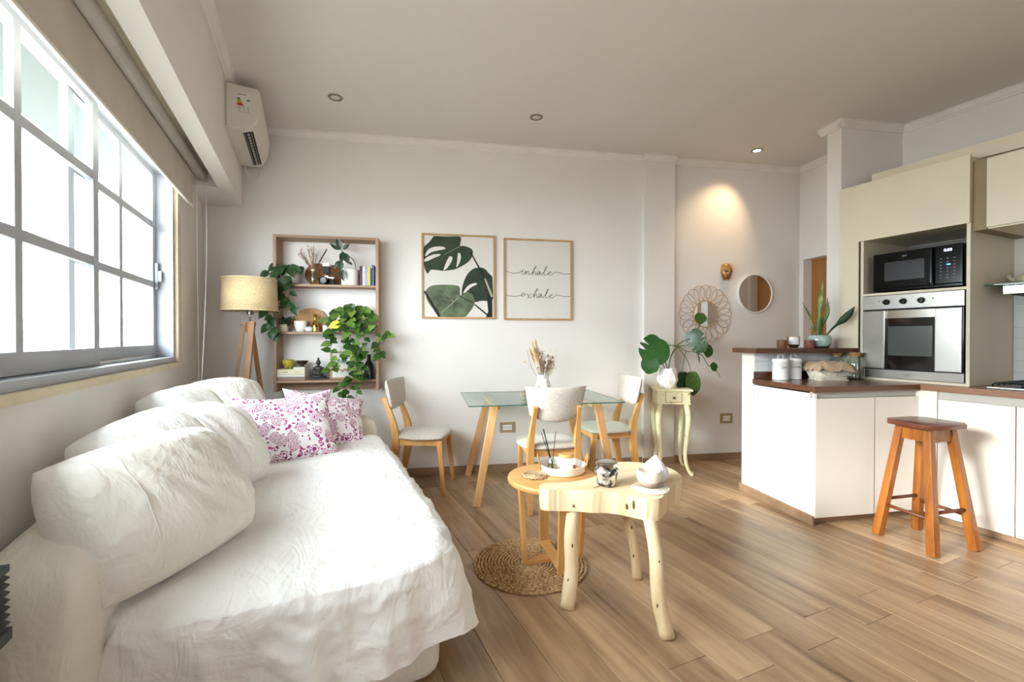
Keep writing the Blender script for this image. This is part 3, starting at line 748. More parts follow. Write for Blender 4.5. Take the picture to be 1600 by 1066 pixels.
# on the bar shelf
ZB = 1.1665
m_candle = plain('brown_wax', '#7c4a3a', .5, var=.06)
def candle(x, y, lab):
    c = thing('pillar_candle', lab, 'candle', pn(x, y, ZB), G, 'brown candles on the bar shelf')
    B().lathe([(.034, 0), (.036, .003), (.036, .060), (.033, .063), (.02, .060), (0, .059)], 32).build('wax', m_candle, c, 40)
    B().sweep([(0, 0, .058), (.001, 0, .068), (.004, 0, .073)], .0012, 5).build('wick', m_ink, c)
candle(.235, .56, 'short brown candle at the left on the bar shelf'); candle(.435, .505, 'short brown candle between the brass glass and the pale blue pot')
gl = thing('brass_votive', 'white and brass glass votive between two brown candles', 'candle holder', pn(.375, .60, ZB), G)
q = B(); q.lathe([(.018, 0), (.03, .002), (.034, .010), (.043, .022), (.046, .09), (.043, .09), (.040, .024), (0, .014)], 36); q.build('cup', m_brass, gl, 40)
q = B(); rows = [[Vector((.0468*cos(a), .0468*sin(a), z)) for a in [radians(-175+100*k/12) for k in range(13)]] for z in (.026, .086)]
q.grid(rows); q.build('white_face', plain('pearl_white', '#eceaf0', .3), gl, True)
pp = thing('snake_plant', 'snake plant with long blades in a pale blue glazed pot on the bar shelf', 'potted plant', pn(.565, .55, ZB), G)
q = B(); q.lathe([(.066, .010), (.076, .016), (.083, .035), (.085, .06), (.083, .085), (.076, .098), (.070, .101), (.068, .096), (.068, .08), (0, .08)], 40); q.build('pot', plain('celadon_glaze', '#a9bfbb', .15, var=.04, coat=.5), pp, True)
q = B(); q.lathe([(.064, 0), (.068, .004), (.068, .013), (0, .013)], 36); q.build('saucer', m_blackm, pp, 40)
q = B(); q.lathe([(0, .083), (.067, .083)], 24, cap=False); q.build('soil', m_soil, pp)
def blade(pts, ws, tw=0, par=None, mat=None, up=(0, -1, 0)):
    P = spline(pts, 6); n = len(P); rows = []
    for i, p in enumerate(P):
        d = (P[min(i+1, n-1)]-P[max(i-1, 0)]).normalized(); t = i/(n-1)
        k = t*(len(ws)-1); w = ws[int(min(k, len(ws)-1.001))]*(1-(k % 1))+ws[min(int(k)+1, len(ws)-1)]*(k % 1) if t < 1 else ws[-1]
        sd = d.cross(Vector(up)).normalized(); nn = sd.cross(d)
        a = tw*t; sd2 = sd*cos(a)+nn*sin(a); n2 = d.cross(sd2)
        rows.append([p+sd2*(w*j)+n2*(abs(j)*w*.35) for j in (-1, -.5, 0, .5, 1)])
    q = B(); q.grid(rows); o = q.build('leaf', mat, par, True); m = o.modifiers.new('thick', 'SOLIDIFY'); m.thickness = .0025; return o
blade([(-.03, 0, .08), (-.045, 0, .16), (-.09, .0, .26), (-.155, 0, .36)], [.008, .009, .010, .008, .001], .3, pp, m_snake)
blade([(.01, .01, .08), (.012, .01, .2), (.005, .0, .34), (.03, 0, .555)], [.012, .018, .014, .022, .002], 1.6, pp, m_snake)
blade([(.03, 0, .08), (.045, .02, .18), (.08, .0, .28), (.075, 0, .40)], [.008, .012, .014, .010, .001], 1.2, pp, m_snake)
blade([(.04, -.01, .08), (.08, -.04, .15), (.12, -.07, .20), (.16, -.10, .25), (.195, -.13, .325)], [.006, .007, .010, .028, .026, .001], .5, pp, m_snake)
blade([(.07, .02, .30), (.09, .03, .34), (.125, .02, .37)], [.004, .004, .001], .2, pp, m_snake)

# ------------------------------------------------------------------ bar stool
st = thing('bar_stool', 'orange-brown wooden bar stool beside the peninsula', 'stool', (3.43, 1.505, 0), radians(-10))
q = B(); q.prism([(-.165, .10), (-.10, .15), (.10, .15), (.165, .10), (.165, -.10), (.10, -.15), (-.10, -.15), (-.165, -.10)], .715, .742, None, .006); q.build('seat', m_stoolx, st, 40)
ft = [(-.165, -.155), (.165, -.155), (.165, .155), (-.165, .155)]; tp = [(-.085, -.075), (.085, -.075), (.085, .075), (-.085, .075)]
for (a, c), (e, f) in zip(ft, tp):
    q = B(); q.bar((a, c, 0.004), (e, f, .716), .046, .046, .040, .040, up=(0, 1, 0), bev=.004); q.build('leg', m_stool, st)
def lp(i, z): t = z/.716; return Vector((ft[i][0]*(1-t)+tp[i][0]*t, ft[i][1]*(1-t)+tp[i][1]*t, z))
for i in range(4):
    j = (i+1) % 4; q = B(); q.bar(lp(i, .668), lp(j, .668), .022, .075, bev=.002); q.build('apron', m_stool, st)
for i, z in ((0, .235), (1, .20), (2, .235), (3, .20)):
    q = B(); q.sweep([lp(i, z), lp((i+1) % 4, z)], .010, 10); q.build('rung', m_stoold, st, True)

# ------------------------------------------------------------------ dining set
def puff(q, fn, th, nu=22, nv=16, ex=3.0):
    """closed cushion: fn(u,v)->(point, normal, half thickness scale)"""
    F, K = [], []
    for i in range(nv+1):
        a, b_ = [], []
        for j in range(nu+1):
            u = -cos(pi*j/nu); v = -cos(pi*i/nv)
            u2, v2 = u, v
            p, n = fn(u2, v2); k = th*max(0, (1-abs(u)**ex))**.5*max(0, (1-abs(v)**ex))**.5
            a.append(p+n*k); b_.append(p-n*k)
        F.append(a); K.append(b_)
    q.grid(F); q.grid([r[::-1] for r in K]); return q
def seat_mesh():
    q = B()
    def fn(u, v):
        r = sqrt(max(1e-9, 1-.5*abs(u*v)**1.0*.62)) if 1 else 1
        w = .232*(1+.04*v)
        x = u*w*sqrt(1-.30*v*v); y = v*.222*sqrt(1-.30*u*u)
        return Vector((x, y, .452+.006*(1-u*u))), Vector((0, 0, 1))
    return puff(q, fn, .034, 24, 24, 3.2)
def back_mesh():
    q = B()
    def fn(u, v):
        w = .205+.020*v; h = .125
        x = u*w; z = .775+v*h*(1-.10*abs(u)**3)+.016*u*u*(1 if v > 0 else v+1)+(.035*u*u if v < 0 else 0)*abs(v)
        y = -.262-.035*(z-.65)/.25+.055*u*u
        return Vector((x, y, z)), Vector((-.3*u, 1, .1)).normalized()
    return puff(q, fn, .024, 24, 18, 3.5)
def make_chair(loc, rz, lab):
    c = thing('dining_chair', lab, 'chair', loc, rz, 'grey upholstered dining chairs')
    seat_mesh().build('seat', m_chair, c, True)
    back_mesh().build('backrest', m_chair, c, True)
    for s in (-1, 1):
        q = B(); q.bar((s*.185, .205, 0), (s*.170, .165, .43), .026, .026, .044, .046, up=(0, 1, 0), bev=.005); q.build('leg', m_oak, c)
        q = B(); pts = spline([(s*.190, -.255, 0), (s*.180, -.205, .22), (s*.175, -.185, .42), (s*.168, -.215, .58), (s*.158, -.285, .765)], 6)
        n = len(pts); q.sweep(pts, [.014+.009*sin(pi*min(1, i/(n-1)*1.15)) for i in range(n)], 4, flat=1.25, rect=True, up=(0, 1, 0)); q.build('rear_leg', m_oak, c, 40)
        q = B(); q.bar((s*.172, -.175, .415), (s*.168, .155, .412), .022, .050, bev=.003); q.build('side_rail', m_oakx, c)
    q = B(); q.bar((-.165, .16, .412), (.165, .16, .412), .022, .045, bev=.003); q.build('front_rail', m_oakx, c)
    q = B(); q.bar((-.165, -.18, .415), (.165, -.18, .415), .022, .045, bev=.003); q.build('back_rail', m_oakx, c)
    return c
ch = make_chair((.885, 3.765, 0), radians(-28-90), 'grey upholstered dining chair standing alone left of the glass table')
dup(ch, (1.665, 3.06, 0), radians(76-90), 'grey upholstered dining chair with its back to the camera at the glass table')
dup(ch, (2.40, 3.36, 0), radians(168-90), 'grey upholstered dining chair at the right end of the glass table')
gt = thing('dining_table', 'rectangular glass dining table with slanted beech legs', 'table', tuple(bw(1.92, .46)), G)
q = B(); q.box(-.605, .605, -.42, .42, .742, .750); q.build('glass_top', m_glass, gt)
q = B(); q.sweep([(-.605, -.42, .746), (.605, -.42, .746), (.605, .42, .746), (-.605, .42, .746)], .0040, 4, closed=True, rect=True); q.build('glass_edge', m_glassE, gt)
for sx in (-1, 1):
    for sy in (-1, 1):
        q = B(); q.bar((sx*.545, sy*.395, 0), (sx*(.405 if sy < 0 else .36), sy*.355, .738), .052, .034, .060, .034, up=(0, 1, 0), bev=.006); q.build('leg', m_beech, gt)
    q = B(); q.bar((sx*.385, -.36, .722), (sx*.385, .36, .722), .05, .03, bev=.003); q.build('cross_rail', m_beech, gt)
    for sy in (-1, 1):
        q = B(); q.lathe([(.022, .738), (.022, .742)], 20, Matrix.Translation((sx*.385, sy*.34, 0))); q.build('glass_pad', m_chrome, gt)

# vase with dried flowers, twig bundle on the table
vp = bw(1.985, .44, .7505)
vs = thing('ceramic_vase', 'white faceted ceramic vase on the glass table', 'vase', tuple(vp), G)
q = B(); q.lathe([(.045, 0), (.058, .01), (.066, .05), (.062, .10), (.050, .135), (.046, .15), (.052, .172), (.058, .184), (.052, .183), (.042, .15), (0, .12)], 14, wob=lambda a, z: 1+.035*cos(7*a+z*40)); q.build('body', m_ceram, vs, 25)
dq = thing('dried_bouquet', 'dried flowers and grasses standing in the white vase', 'dried flowers', tuple(vp+Vector((0, 0, .13))), G)
m_straw = plain('straw', '#c8a468', .9, var=.15, nscale=30); m_dusk = plain('dusty_pink', '#a98878', .9, var=.2, nscale=40); m_dbrown = plain('dried_brown', '#7b6047', .9, var=.2, nscale=40); m_mauve = plain('dusty_mauve', '#8f7f86', .9, var=.2, nscale=40); m_pale = plain('pale_straw', '#d9cba8', .9, var=.1, nscale=30)
rnd = random.Random(4)
for k, (x, z, r_) in enumerate([(-.10, .33, .017), (-.085, .29, .018), (-.12, .27, .015), (-.07, .35, .016), (-.055, .25, .017)]):
    q = B(); a = Vector((x*.15, 0, 0)); e = Vector((x, rnd.uniform(-.03, .03), z)); m_ = a.lerp(e, .55)
    q.sweep([a, m_], .0014, 5)
    for i in range(120):
        t = rnd.random(); c_ = m_.lerp(e, t); w = r_*sin(pi*(.12+.86*t)); an = rnd.uniform(0, 2*pi)
        d = Vector((cos(an)*w, sin(an)*w, .016)); q.sweep([c_, c_+d], [.0030, .0008], 4)
    q.build('grass_plume', m_straw, dq)
for k in range(38):
    x = rnd.uniform(-.06, .12); z = rnd.uniform(.14, .30)*(1-.3*abs(x)/.12); y = rnd.uniform(-.05, .05)
    mat = rnd.choice([m_dusk, m_mauve, m_dusk, m_pale, m_dbrown]); q = B(); a = Vector((x*.2, y*.2, 0)); e = Vector((x, y, z)); q.sweep([a, a.lerp(e, .5)+Vector((0, 0, .01)), e], .0011, 4)
    if k % 4 == 0:
        q.ball(e, .011, 8, (1, 1, 1.25))
    else:
        for i in range(44):
            t = rnd.uniform(.45, 1.05); c_ = a.lerp(e, t); w = .012; c_ = c_+Vector((rnd.uniform(-w, w), rnd.uniform(-w, w), rnd.uniform(-w, w))); q.ball(c_, .0034, 4)
    q.build('dried_stem', mat, dq)
for k in range(7):
    x = rnd.uniform(.06, .17); z = rnd.uniform(.22, .31); q = B(); a = Vector((.01, 0, 0)); e = Vector((x, rnd.uniform(-.03, .03), z)); q.sweep(spline([a, a.lerp(e, .6)+Vector((-.01, 0, .02)), e], 4), .0007, 4)
    for i in range(16):
        c_ = a.lerp(e, rnd.uniform(.6, 1.0))+Vector((rnd.uniform(-.015, .015), rnd.uniform(-.01, .01), rnd.uniform(-.01, .02))); q.ball(c_, .0018, 4)
    q.build('wispy_stem', m_pale, dq)
q = B(); q.sweep(spline([(-.005, 0, 0), (-.09, 0, .09), (-.14, 0, .26)], 6), .0016, 5); q.build('bare_stem', m_dbrown, dq)
q = B(); q.sweep(spline([(0, 0, .02), (-.06, -.03, .08), (-.165, -.03, .165)], 5), .0009, 4); q.ball((-.168, -.03, .166), .008, 8, (1.6, .8, .7)); q.build('drooping_bud', m_straw, dq)
q = B(); q.sweep(spline([(-.02, -.01, .05), (-.05, -.06, -.01), (-.055, -.07, -.035)], 5), .0012, 4); q.ball((-.055, -.07, -.042), .009, 8); q.build('drooping_pod', m_dbrown, dq)
tb = thing('driftwood_bundle', 'small bundle of grey driftwood twigs on the glass table', 'driftwood', tuple(bw(1.84, .50, .7505)), G)
for k in range(5):
    q = B(); z = .008+.012*k; q.sweep([(-.055-.012*(k % 2), -.01+.012*(k % 3), z), (-.02, .0, z+.003), (.06, .012*(k % 2), z)], [.002, .007, .006], 7); q.build('twig', plain('grey_driftwood', '#8e7b6c', .9, var=.2, nscale=40), tb, True)

# ------------------------------------------------------------------ coffee tables, rug
rug = thing('jute_rug', 'small round braided jute rug under the oak side table', 'rug', (1.115, 2.245, .001))
def jute():
    m, t, b = nt('jute'); L = t.links.new; v = coords(t); n = N(t, 'ShaderNodeTexNoise', i_Scale=70, i_Detail=4.0); L(v, n.inputs['Vector'])
    n2 = N(t, 'ShaderNodeTexNoise', i_Scale=6, i_Detail=2.0); L(v, n2.inputs['Vector'])
    r = ramp(t, [(.32, srgb('#7d5f3d')), (.5, srgb('#b8946a')), (.7, srgb('#d3b489'))]); ad = N(t, 'ShaderNodeMath', operation='MULTIPLY_ADD'); L(n2.outputs['Fac'], ad.inputs[0]); ad.inputs[1].default_value = .25; L(n.outputs['Fac'], ad.inputs[2]); 
    sb = N(t, 'ShaderNodeMath', operation='SUBTRACT'); L(ad.outputs[0], sb.inputs[0]); sb.inputs[1].default_value = .12
    L(sb.outputs[0], r.inputs[0]); L(r.outputs[0], b.inputs['Base Color']); b.inputs['Roughness'].default_value = .95; return m
m_jute = jute()
RR = .312; nturn = 17
for k in range(nturn):
    q = B(); r_ = RR*(k+.5)/nturn; n = max(16, int(2*pi*r_/.012)); 
    for s_ in (0, 1):
        pts = [(cos(2*pi*i/n)*(r_+.0045*sin(i*pi*.5+s_*pi)), sin(2*pi*i/n)*(r_+.0045*sin(i*pi*.5+s_*pi)), .006+.0035*cos(i*pi*.5+s_*pi)) for i in range(n)]
        q.sweep(pts, .0056, 5, closed=True)
    q.build('braid_ring', m_jute, rug, True)
sd_ = thing('oak_side_table', 'round oak side table on the jute rug', 'side table', (1.238, 2.215, .012), radians(-11))
q = B(); q.lathe([(0, .438), (.235, .438), (.246, .442), (.250, .450), (.250, .462), (.246, .470), (.238, .4735), (0, .4735)], 64); q.build('tabletop', m_oakx, sd_, 40)
for ang, z_ in ((0, .0), (90, 0.022)):
    Mr = Matrix.Rotation(radians(ang), 4, 'Z'); zz = .012 if ang == 0 else .034
    for s in (-1, 1):
        q = B(); p0 = Mr @ Vector((s*.158, 0, .0 if ang else 0)); p1 = Mr @ Vector((s*.185, 0, .438)); q.bar(p0, p1, .052, .022, up=Mr @ Vector((s, 0, 0)), bev=.002); q.build('leg', m_oak, sd_)
    q = B(); q.bar(Mr @ Vector((-.15, 0, zz)), Mr @ Vector((.15, 0, zz)), .052, .022, bev=.002); q.build('foot_bar', m_oakx, sd_)
# stump table: sawn trunk slice with wavy outline on three branch legs
stp = thing('stump_coffee_table', 'coffee table sawn from a pale tree trunk slice on branch legs', 'coffee table', (1.34, 1.80, 0))
OUT = [(-.325, .12), (-.30, .09), (-.243, .07), (-.189, .035), (-.127, -.012), (-.073, -.04), (-.029, -.08), (.021, -.16), (.049, -.20), (.094, -.213), (.15, -.184), (.202, -.14), (.252, -.112), (.31, -.085), (.387, -.05), (.444, .027), (.475, .115), (.464, .203), (.419, .273), (.359, .322), (.295, .351), (.208, .36), (.165, .335), (.125, .283), (.07, .21), (-.01, .165), (-.10, .152), (-.20, .162), (-.27, .19), (-.315, .165)]
ol = spline([(x, y, 0) for x, y in OUT]+[(OUT[0][0], OUT[0][1], 0)], 9)[:-1]
rows = []; cx, cy = .05, .05
for t in [0, .25, .5, .75, .93, 1.0]:
    rows.append([Vector((cx+(p.x-cx)*t, cy+(p.y-cy)*t, .53+.0025*noise.noise(Vector((p.x*9*t, p.y*9*t, 0))))) for p in ol])
for k in range(1, 9):
    z = .53-.004-.098*k/8
    rows.append([Vector((cx+(p.x-cx)*(1+.020*noise.noise(Vector((p.x*22, p.y*22, z*2)))+.022*noise.noise(Vector((p.x*70, p.y*70, z*5)))), cy+(p.y-cy)*(1+.020*noise.noise(Vector((p.x*22, p.y*22, z*2+5)))+.02*noise.noise(Vector((p.x*70, p.y*70, z*5+3)))-.03*k/8), z+.004*noise.noise(Vector((p.x*15, p.y*15, 2))))) for p in ol])
rows.append([Vector((cx+(p.x-cx)*.5, cy+(p.y-cy)*.5, .43)) for p in ol]); rows.append([Vector((cx, cy, .43)) for p in ol])
q = B(); q.grid(rows, True); slab = q.build('slab', [m_logt, m_logz], stp, 50)
for f in slab.data.polygons:
    if abs(f.normal.z) < .7: f.material_index = 1
q = B(); q.sweep(spline([(-.10, .02, .5325), (-.04, .045, .5325), (.02, .075, .5328)], 5), .0022, 5, flat=.3); q.build('crack', m_dbrown, slab)
for (x, y, z, h_) in ((.005, -.140, .49, .022), (-.012, -.112, .475, .014), (-.20, .04, .455, .008)):
    q = B(); q.ball((x, y, z), .005, 8, (.8, 1.2, h_/.005)); q.build('knot', m_dbrown, slab, True)
for (fx, fy), (tx, ty), r0, r1, bnd in (((-.250, .012), (-.170, .085), .034, .031, .012), ((.02, -.34), (.072, -.165), .031, .029, -.016), ((.215, .085), (.155, .115), .026, .025, .008)):
    q = B(); pts = spline([(fx, fy, 0), (fx*.7+tx*.3+bnd, fy*.7+ty*.3, .15), (fx*.35+tx*.65-bnd*.3, fy*.35+ty*.65, .30), (tx, ty, .45)], 6); n = len(pts)
    q.sweep(pts, [(r0+(r1-r0)*i/n)*(1+.05*noise.noise(Vector((i*.6, fx*9, 0)))) for i in range(n)], 14); lg = q.build('leg', m_logz, stp, True)
    for tt in (.30, .62):
        c = pts[int(tt*(n-1))]; d = (Vector((0, 0, c.z))-Vector((1.34, 1.80, 0))).normalized(); d.z = 0; d.normalize(); sdv = Vector((-d.y, d.x, 0))
        q = B(); q.ball(c+d*r0*.90+sdv*.010*((tt*100) % 3-1), .0055, 8, (.8, .6, 1.9)); q.build('knot', plain('dark_knot', '#5e4028', .9), lg, True)

# ------------------------------------------------------------------ sofa
sf = thing('sofa', 'white slipcovered sofa under the window', 'sofa', (0, 0, 0))
SX0, SX1, SY0, SY1 = -.50, .465, 1.60, 3.66
def rblock(x0, x1, y0, y1, z0, z1, r, wr, seed, nx=30, ny=50, nz=20, amp=.012, ex=7):
    """soft upholstered block: super-ellipsoid box with crease noise"""
    q = B(); cx, cy, cz = (x0+x1)/2, (y0+y1)/2, (z0+z1)/2; hx, hy, hz = (x1-x0)/2, (y1-y0)/2, (z1-z0)/2
    bm = bmesh.new(); bmesh.ops.create_cube(bm, size=2)
    bmesh.ops.subdivide_edges(bm, edges=bm.edges[:], cuts=wr, use_grid_fill=True)
    for v in bm.verts:
        p = v.co; m = max(abs(p.x), abs(p.y), abs(p.z))
        k = 1/((abs(p.x)**ex+abs(p.y)**ex+abs(p.z)**ex)**(1/ex))
        p2 = p*k; w = Vector((p2.x*hx, p2.y*hy, p2.z*hz)); c = Vector((cx, cy, cz))
        s_ = w+c; n = Vector((p2.x/hx, p2.y/hy, p2.z/hz)).normalized()
        f = noise.ridged_multi_fractal(Vector((s_.x*2.6+seed, s_.y*1.6, s_.z*2.2)), 1, 2.1, 4, 1, 2)-.9
        w = w+n*(amp*f)
        v.co = w+c
    q.bm.free(); q.bm = bm; return q
rblock(SX0-.02, SX1, SY0, SY1+.02, .0, .44, .03, 36, 1.0, amp=.006, ex=14).build('base_skirt', m_slip, sf, True)
rblock(-.772, -.50, 1.46, 3.86, .0, .735, .05, 44, 5.0, amp=.016, ex=6).build('backrest', m_slip, sf, True)
rblock(-.50, .50, 3.66, 3.87, .0, .635, .05, 34, 9.0, amp=.012, ex=7).build('armrest', m_slip, sf, True)
# the throw that covers the seat and hangs over the near end and the front
def drape():
    q = B(); cx, cy = -.03, 2.60; hx, hy = .545, 1.045
    NT, NR, ND = 640, 80, 44; ex = 7
    def outline(t):
        c_, s_ = cos(t), sin(t); k = 1/((abs(c_)**ex+abs(s_)**ex)**(1/ex))
        x, y = c_*k*hx, s_*k*hy
        return Vector((cx+x, cy+y, 0)), Vector((c_*abs(c_)**(ex-2)/hx, s_*abs(s_)**(ex-2)/hy, 0)).normalized()
    # spread samples evenly along the perimeter
    T = [2*pi*i/1440 for i in range(1441)]; P = [outline(t)[0] for t in T]; acc = [0]
    for a, b2 in zip(P, P[1:]): acc.append(acc[-1]+(b2-a).length)
    L_ = acc[-1]; ts = []; j = 0
    for i in range(NT):
        w = L_*i/NT
        while acc[j+1] < w: j += 1
        f = (w-acc[j])/(acc[j+1]-acc[j]); ts.append(T[j]+(T[j+1]-T[j])*f)
    def ztop(x, y):
        z = .475+.030*(1-((x-cx)/hx)**4)*(1-((y-cy)/hy)**6)
        near = max(0, 1-(y-1.56)/.45); right = max(0, 1-(.5-x)/.35)
        # soft creases that run towards the near right corner
        ang = (x*.55+y*.83); cr = (x*.83-y*.55)
        r = noise.ridged_multi_fractal(Vector((x*3.2+2, y*4.2, .3)), .9, 2.1, 5, 1, 2)-1.0
        z += .009*r*(.4+.8*near+.5*right)
        z += .007*(noise.ridged_multi_fractal(Vector((ang*1.6+9, cr*6.5, 1.7)), .95, 2.2, 3, 1, 2)-1.0)*(.25+.9*near)
        z += .010*noise.noise(Vector((x*2.3, y*1.7, 4)))
        if y > 3.3: z += .045*math.exp(-((y-3.52)/.12)**2)*max(0, min(1, (x+.1)*2))
        return z
    rows = []
    for k in range(NR+1):
        t = (k/NR)**.9; row = []
        for a in ts:
            p, n = outline(a); x = cx+(p.x-cx)*t; y = cy+(p.y-cy)*t
            e = max(0, (t-.93)/.07); z = ztop(x, y)-.012*e*e
            row.append(Vector((x, y, z)))
        rows.append(row)
    hem = []
    edge = rows[-1]
    for k in range(1, ND+1):
        t = k/ND; row = []
        for i, a in enumerate(ts):
            p, n = outline(a); e0 = edge[i]
            near = max(0, -n.y); right = max(0, n.x); left = max(0, -n.x); far = max(0, n.y)
            s_ = acc_at[i]
            zh = .13*right+near*.15+.36*left+.30*far
            zh = max(.015, zh+.02*sin(s_*3.1)+.012*noise.noise(Vector((s_*4, 0, 1))))
            if left > .5: zh = .40
            corner = min(near, right)*2
            z = e0.z+(zh-e0.z)*(t**1.0)
            depth = (.475-z)
            fold = (noise.noise(Vector((s_*7.0, depth*1.2, 2.0)))*.9+.5*noise.noise(Vector((s_*15.0, depth*2.0, 7.0)))+.25*sin(s_*22+2*noise.noise(Vector((s_*3, 0, 0)))))
            amp = (.012+.10*min(1, depth/.35))*(1 if left < .5 else .1)*(1 if far < .5 else .2)
            fl = (.018*min(1, depth/.06)+.05*depth+.13*corner*depth*2)*(1 if left < .5 else .2)
            fine = .012*noise.ridged_multi_fractal(Vector((s_*5, depth*5, 3)), .9, 2.1, 4, 1, 2)
            o_ = fl+amp*fold*.55+fine
            o_ = max(o_, .004)
            if left > .5 or far > .5: o_ = min(o_, .012)
            sl = -.55*depth*max(0, min(1, (-.30-p.x)/.2)) if near > .5 else 0
            row.append(Vector((p.x+n.x*o_+sl, p.y+n.y*o_, z)))
        rows.append(row)
    q.grid(rows, True); return q
_hx = .515
acc_at = []
for i in range(640): acc_at.append(4*(_hx+1.035)*i/640)
dr_ = drape().build('sofa_throw', m_sheet, None, True)
tag(dr_, 'white cotton throw draped over the sofa seat and its near end', 'throw')

def cushion(name, mat, w, h, th, C_, U, V, seed, lab, cat='cushion', group=None, pinch=.10, wr=.02, n=72, ears=0, seam=None, ex=2.6, rnd_=0):
    """pillow with corners drawn in, puckered seam and creases. U: long axis, V: height axis"""
    U = Vector(U).normalized(); V = Vector(V); V = (V-U*V.dot(U)).normalized(); Nn = U.cross(V)
    R_ = Matrix((U, V, Nn)).transposed().to_4x4(); q = B(); F, K = [], []
    for i in range(n+1):
        a, b_ = [], []
        for j in range(n+1):
            u = -cos(pi*j/n)*.5+(-1+2*j/n)*.5; v = -cos(pi*i/n)*.5+(-1+2*i/n)*.5
            x = u*w/2*(1-pinch*(1-v*v)*u*u*.9+ears*abs(u*v)**3); y = v*h/2*(1-pinch*(1-u*u)*v*v*.9+ears*abs(u*v)**3)
            if rnd_: x *= sqrt(1-rnd_*v*v); y *= sqrt(1-rnd_*u*u)
            k = th*(max(0, 1-abs(u)**ex)*max(0, 1-abs(v)**ex))**.5
            e = max(abs(u), abs(v))
            for sgn, lst in ((1, a), (-1, b_)):
                P_ = Vector(((x+y*.5)*6.5+seed, (y-x*.5)*2.0, sgn*2+seed))
                r = noise.ridged_multi_fractal(P_+Vector((noise.noise(P_*.6)*.9, 0, 0)), .95, 2.1, 4, 1, 2)-1.0
                soft = noise.noise(P_*.9)
                puck = .006*sin((u if abs(v) > abs(u) else v)*38+seed)*max(0, e-.72)*3*(1-e)*4
                zz = sgn*(k*(1+.28*soft))+sgn*wr*r*min(1, k/th*1.6)+sgn*puck
                if e > .999: zz = .004*noise.noise(Vector((u*4, v*4, seed)))
                lst.append(Vector((x, y, zz)))
        F.append(a); K.append(b_)
    q.grid(F); q.grid([r[::-1] for r in K])
    o = q.build(name, mat, None, True, weld=2e-4)
    o.matrix_world = Matrix.Translation(C_) @ R_
    if seam:
        z0 = seam; pts = []
        for i in range(8, n-7):
            j = int(n*z0); p = F[i][j]; pts.append(p+Vector((0, 0, .0015)))
        s = B().sweep(pts, .0016, 5).build('seam', m_sheet, o, True)
    return tag(o, lab, cat, group)
PG = 'white pillows along the sofa back'
cushion('bed_pillow', m_pil, .66, .50, .150, (-.445, 1.85, .705), (.40, .60, .02), (-.48, .12, .78), 1.3, 'large ivory pillow nearest the camera leaning on the sofa back', 'pillow', PG, wr=.018, seam=.3, rnd_=.30)
cushion('bed_pillow', m_pil2, .56, .46, .13, (-.53, 2.14, .765), (.30, .70, .10), (-.52, .12, .74), 4.1, 'white pillow right behind the large ivory pillow', 'pillow', PG, wr=.018, rnd_=.34)
cushion('bed_pillow', m_pil2, .62, .52, .14, (-.42, 2.68, .70), (.36, .60, -.10), (-.50, .12, .78), 7.7, 'white pillow third from the camera beside the floral cushion', 'pillow', PG, wr=.017, rnd_=.36)
cushion('bed_pillow', m_pil2, .50, .40, .12, (-.57, 2.84, .83), (.25, .70, .0), (-.6, .1, .60), 11.2, 'white pillow resting on top of the sofa back in the middle', 'pillow', PG, wr=.017, rnd_=.36)
cushion('bed_pillow', m_pil, .54, .42, .13, (-.49, 3.46, .80), (.75, .35, .0), (-.35, .3, .72), 15.9, 'ivory pillow in the far corner below the tripod lamp', 'pillow', PG, wr=.017, rnd_=.38)
def floral():
    m, t, b = nt('floral_print'); L = t.links.new; v = coords(t, (1, 1, .3))
    n = N(t, 'ShaderNodeTexNoise', i_Scale=40.0, i_Detail=2.0); L(v, n.inputs['Vector'])
    mx = N(t, 'ShaderNodeVectorMath', operation='MULTIPLY_ADD'); L(n.outputs['Color'], mx.inputs[0]); mx.inputs[1].default_value = (.030, .030, .0); L(v, mx.inputs[2])
    v1 = N(t, 'ShaderNodeTexVoronoi', i_Scale=13.0); L(mx.outputs[0], v1.inputs['Vector']); v2 = N(t, 'ShaderNodeTexVoronoi', i_Scale=44.0); L(mx.outputs[0], v2.inputs['Vector'])
    def math_(op, a, c, **k):
        x = N(t, 'ShaderNodeMath', operation=op)
        for i, q_ in enumerate((a, c)):
            if q_ is None: continue
            if isinstance(q_, (int, float)): x.inputs[i].default_value = q_
            else: L(q_, x.inputs[i])
        return x.outputs[0]
    d = v1.outputs['Distance']; d2 = v2.outputs['Distance']
    rings = math_('GREATER_THAN', math_('SINE', math_('MULTIPLY', d, 78), None), .15)
    rose = math_('MULTIPLY', rings, math_('LESS_THAN', d, .47))
    ring2 = math_('MULTIPLY', math_('GREATER_THAN', d2, .16), math_('LESS_THAN', d2, .42))
    leaf_ = math_('MULTIPLY', ring2, math_('GREATER_THAN', d, .47))
    leaf_ = math_('MULTIPLY', leaf_, math_('GREATER_THAN', v2.outputs['Color'], .30))
    al = math_('MAXIMUM', rose, leaf_)
    r = N(t, 'ShaderNodeMix', data_type='RGBA'); r.inputs[6].default_value = srgb('#f3edf0'); L(al, r.inputs[0])
    c2 = ramp(t, [(0, srgb('#8a1f66')), (.5, srgb('#a94489')), (1, srgb('#7d1d5c'))]); L(v1.outputs['Color'], c2.inputs[0]); L(c2.outputs[0], r.inputs[7]); L(r.outputs[2], b.inputs['Base Color'])
    b.inputs['Roughness'].default_value = .9; b.inputs['Specular IOR Level'].default_value = .2; return m
m_flor = floral()
cushion('floral_cushion', m_flor, .58, .46, .085, (.12, 3.53, .655), (.80, .20, -.18), (-.15, .55, .62), 21.5, 'magenta floral cushion lying behind, against the far armrest', 'cushion', None, .12, .008, 48, .04)
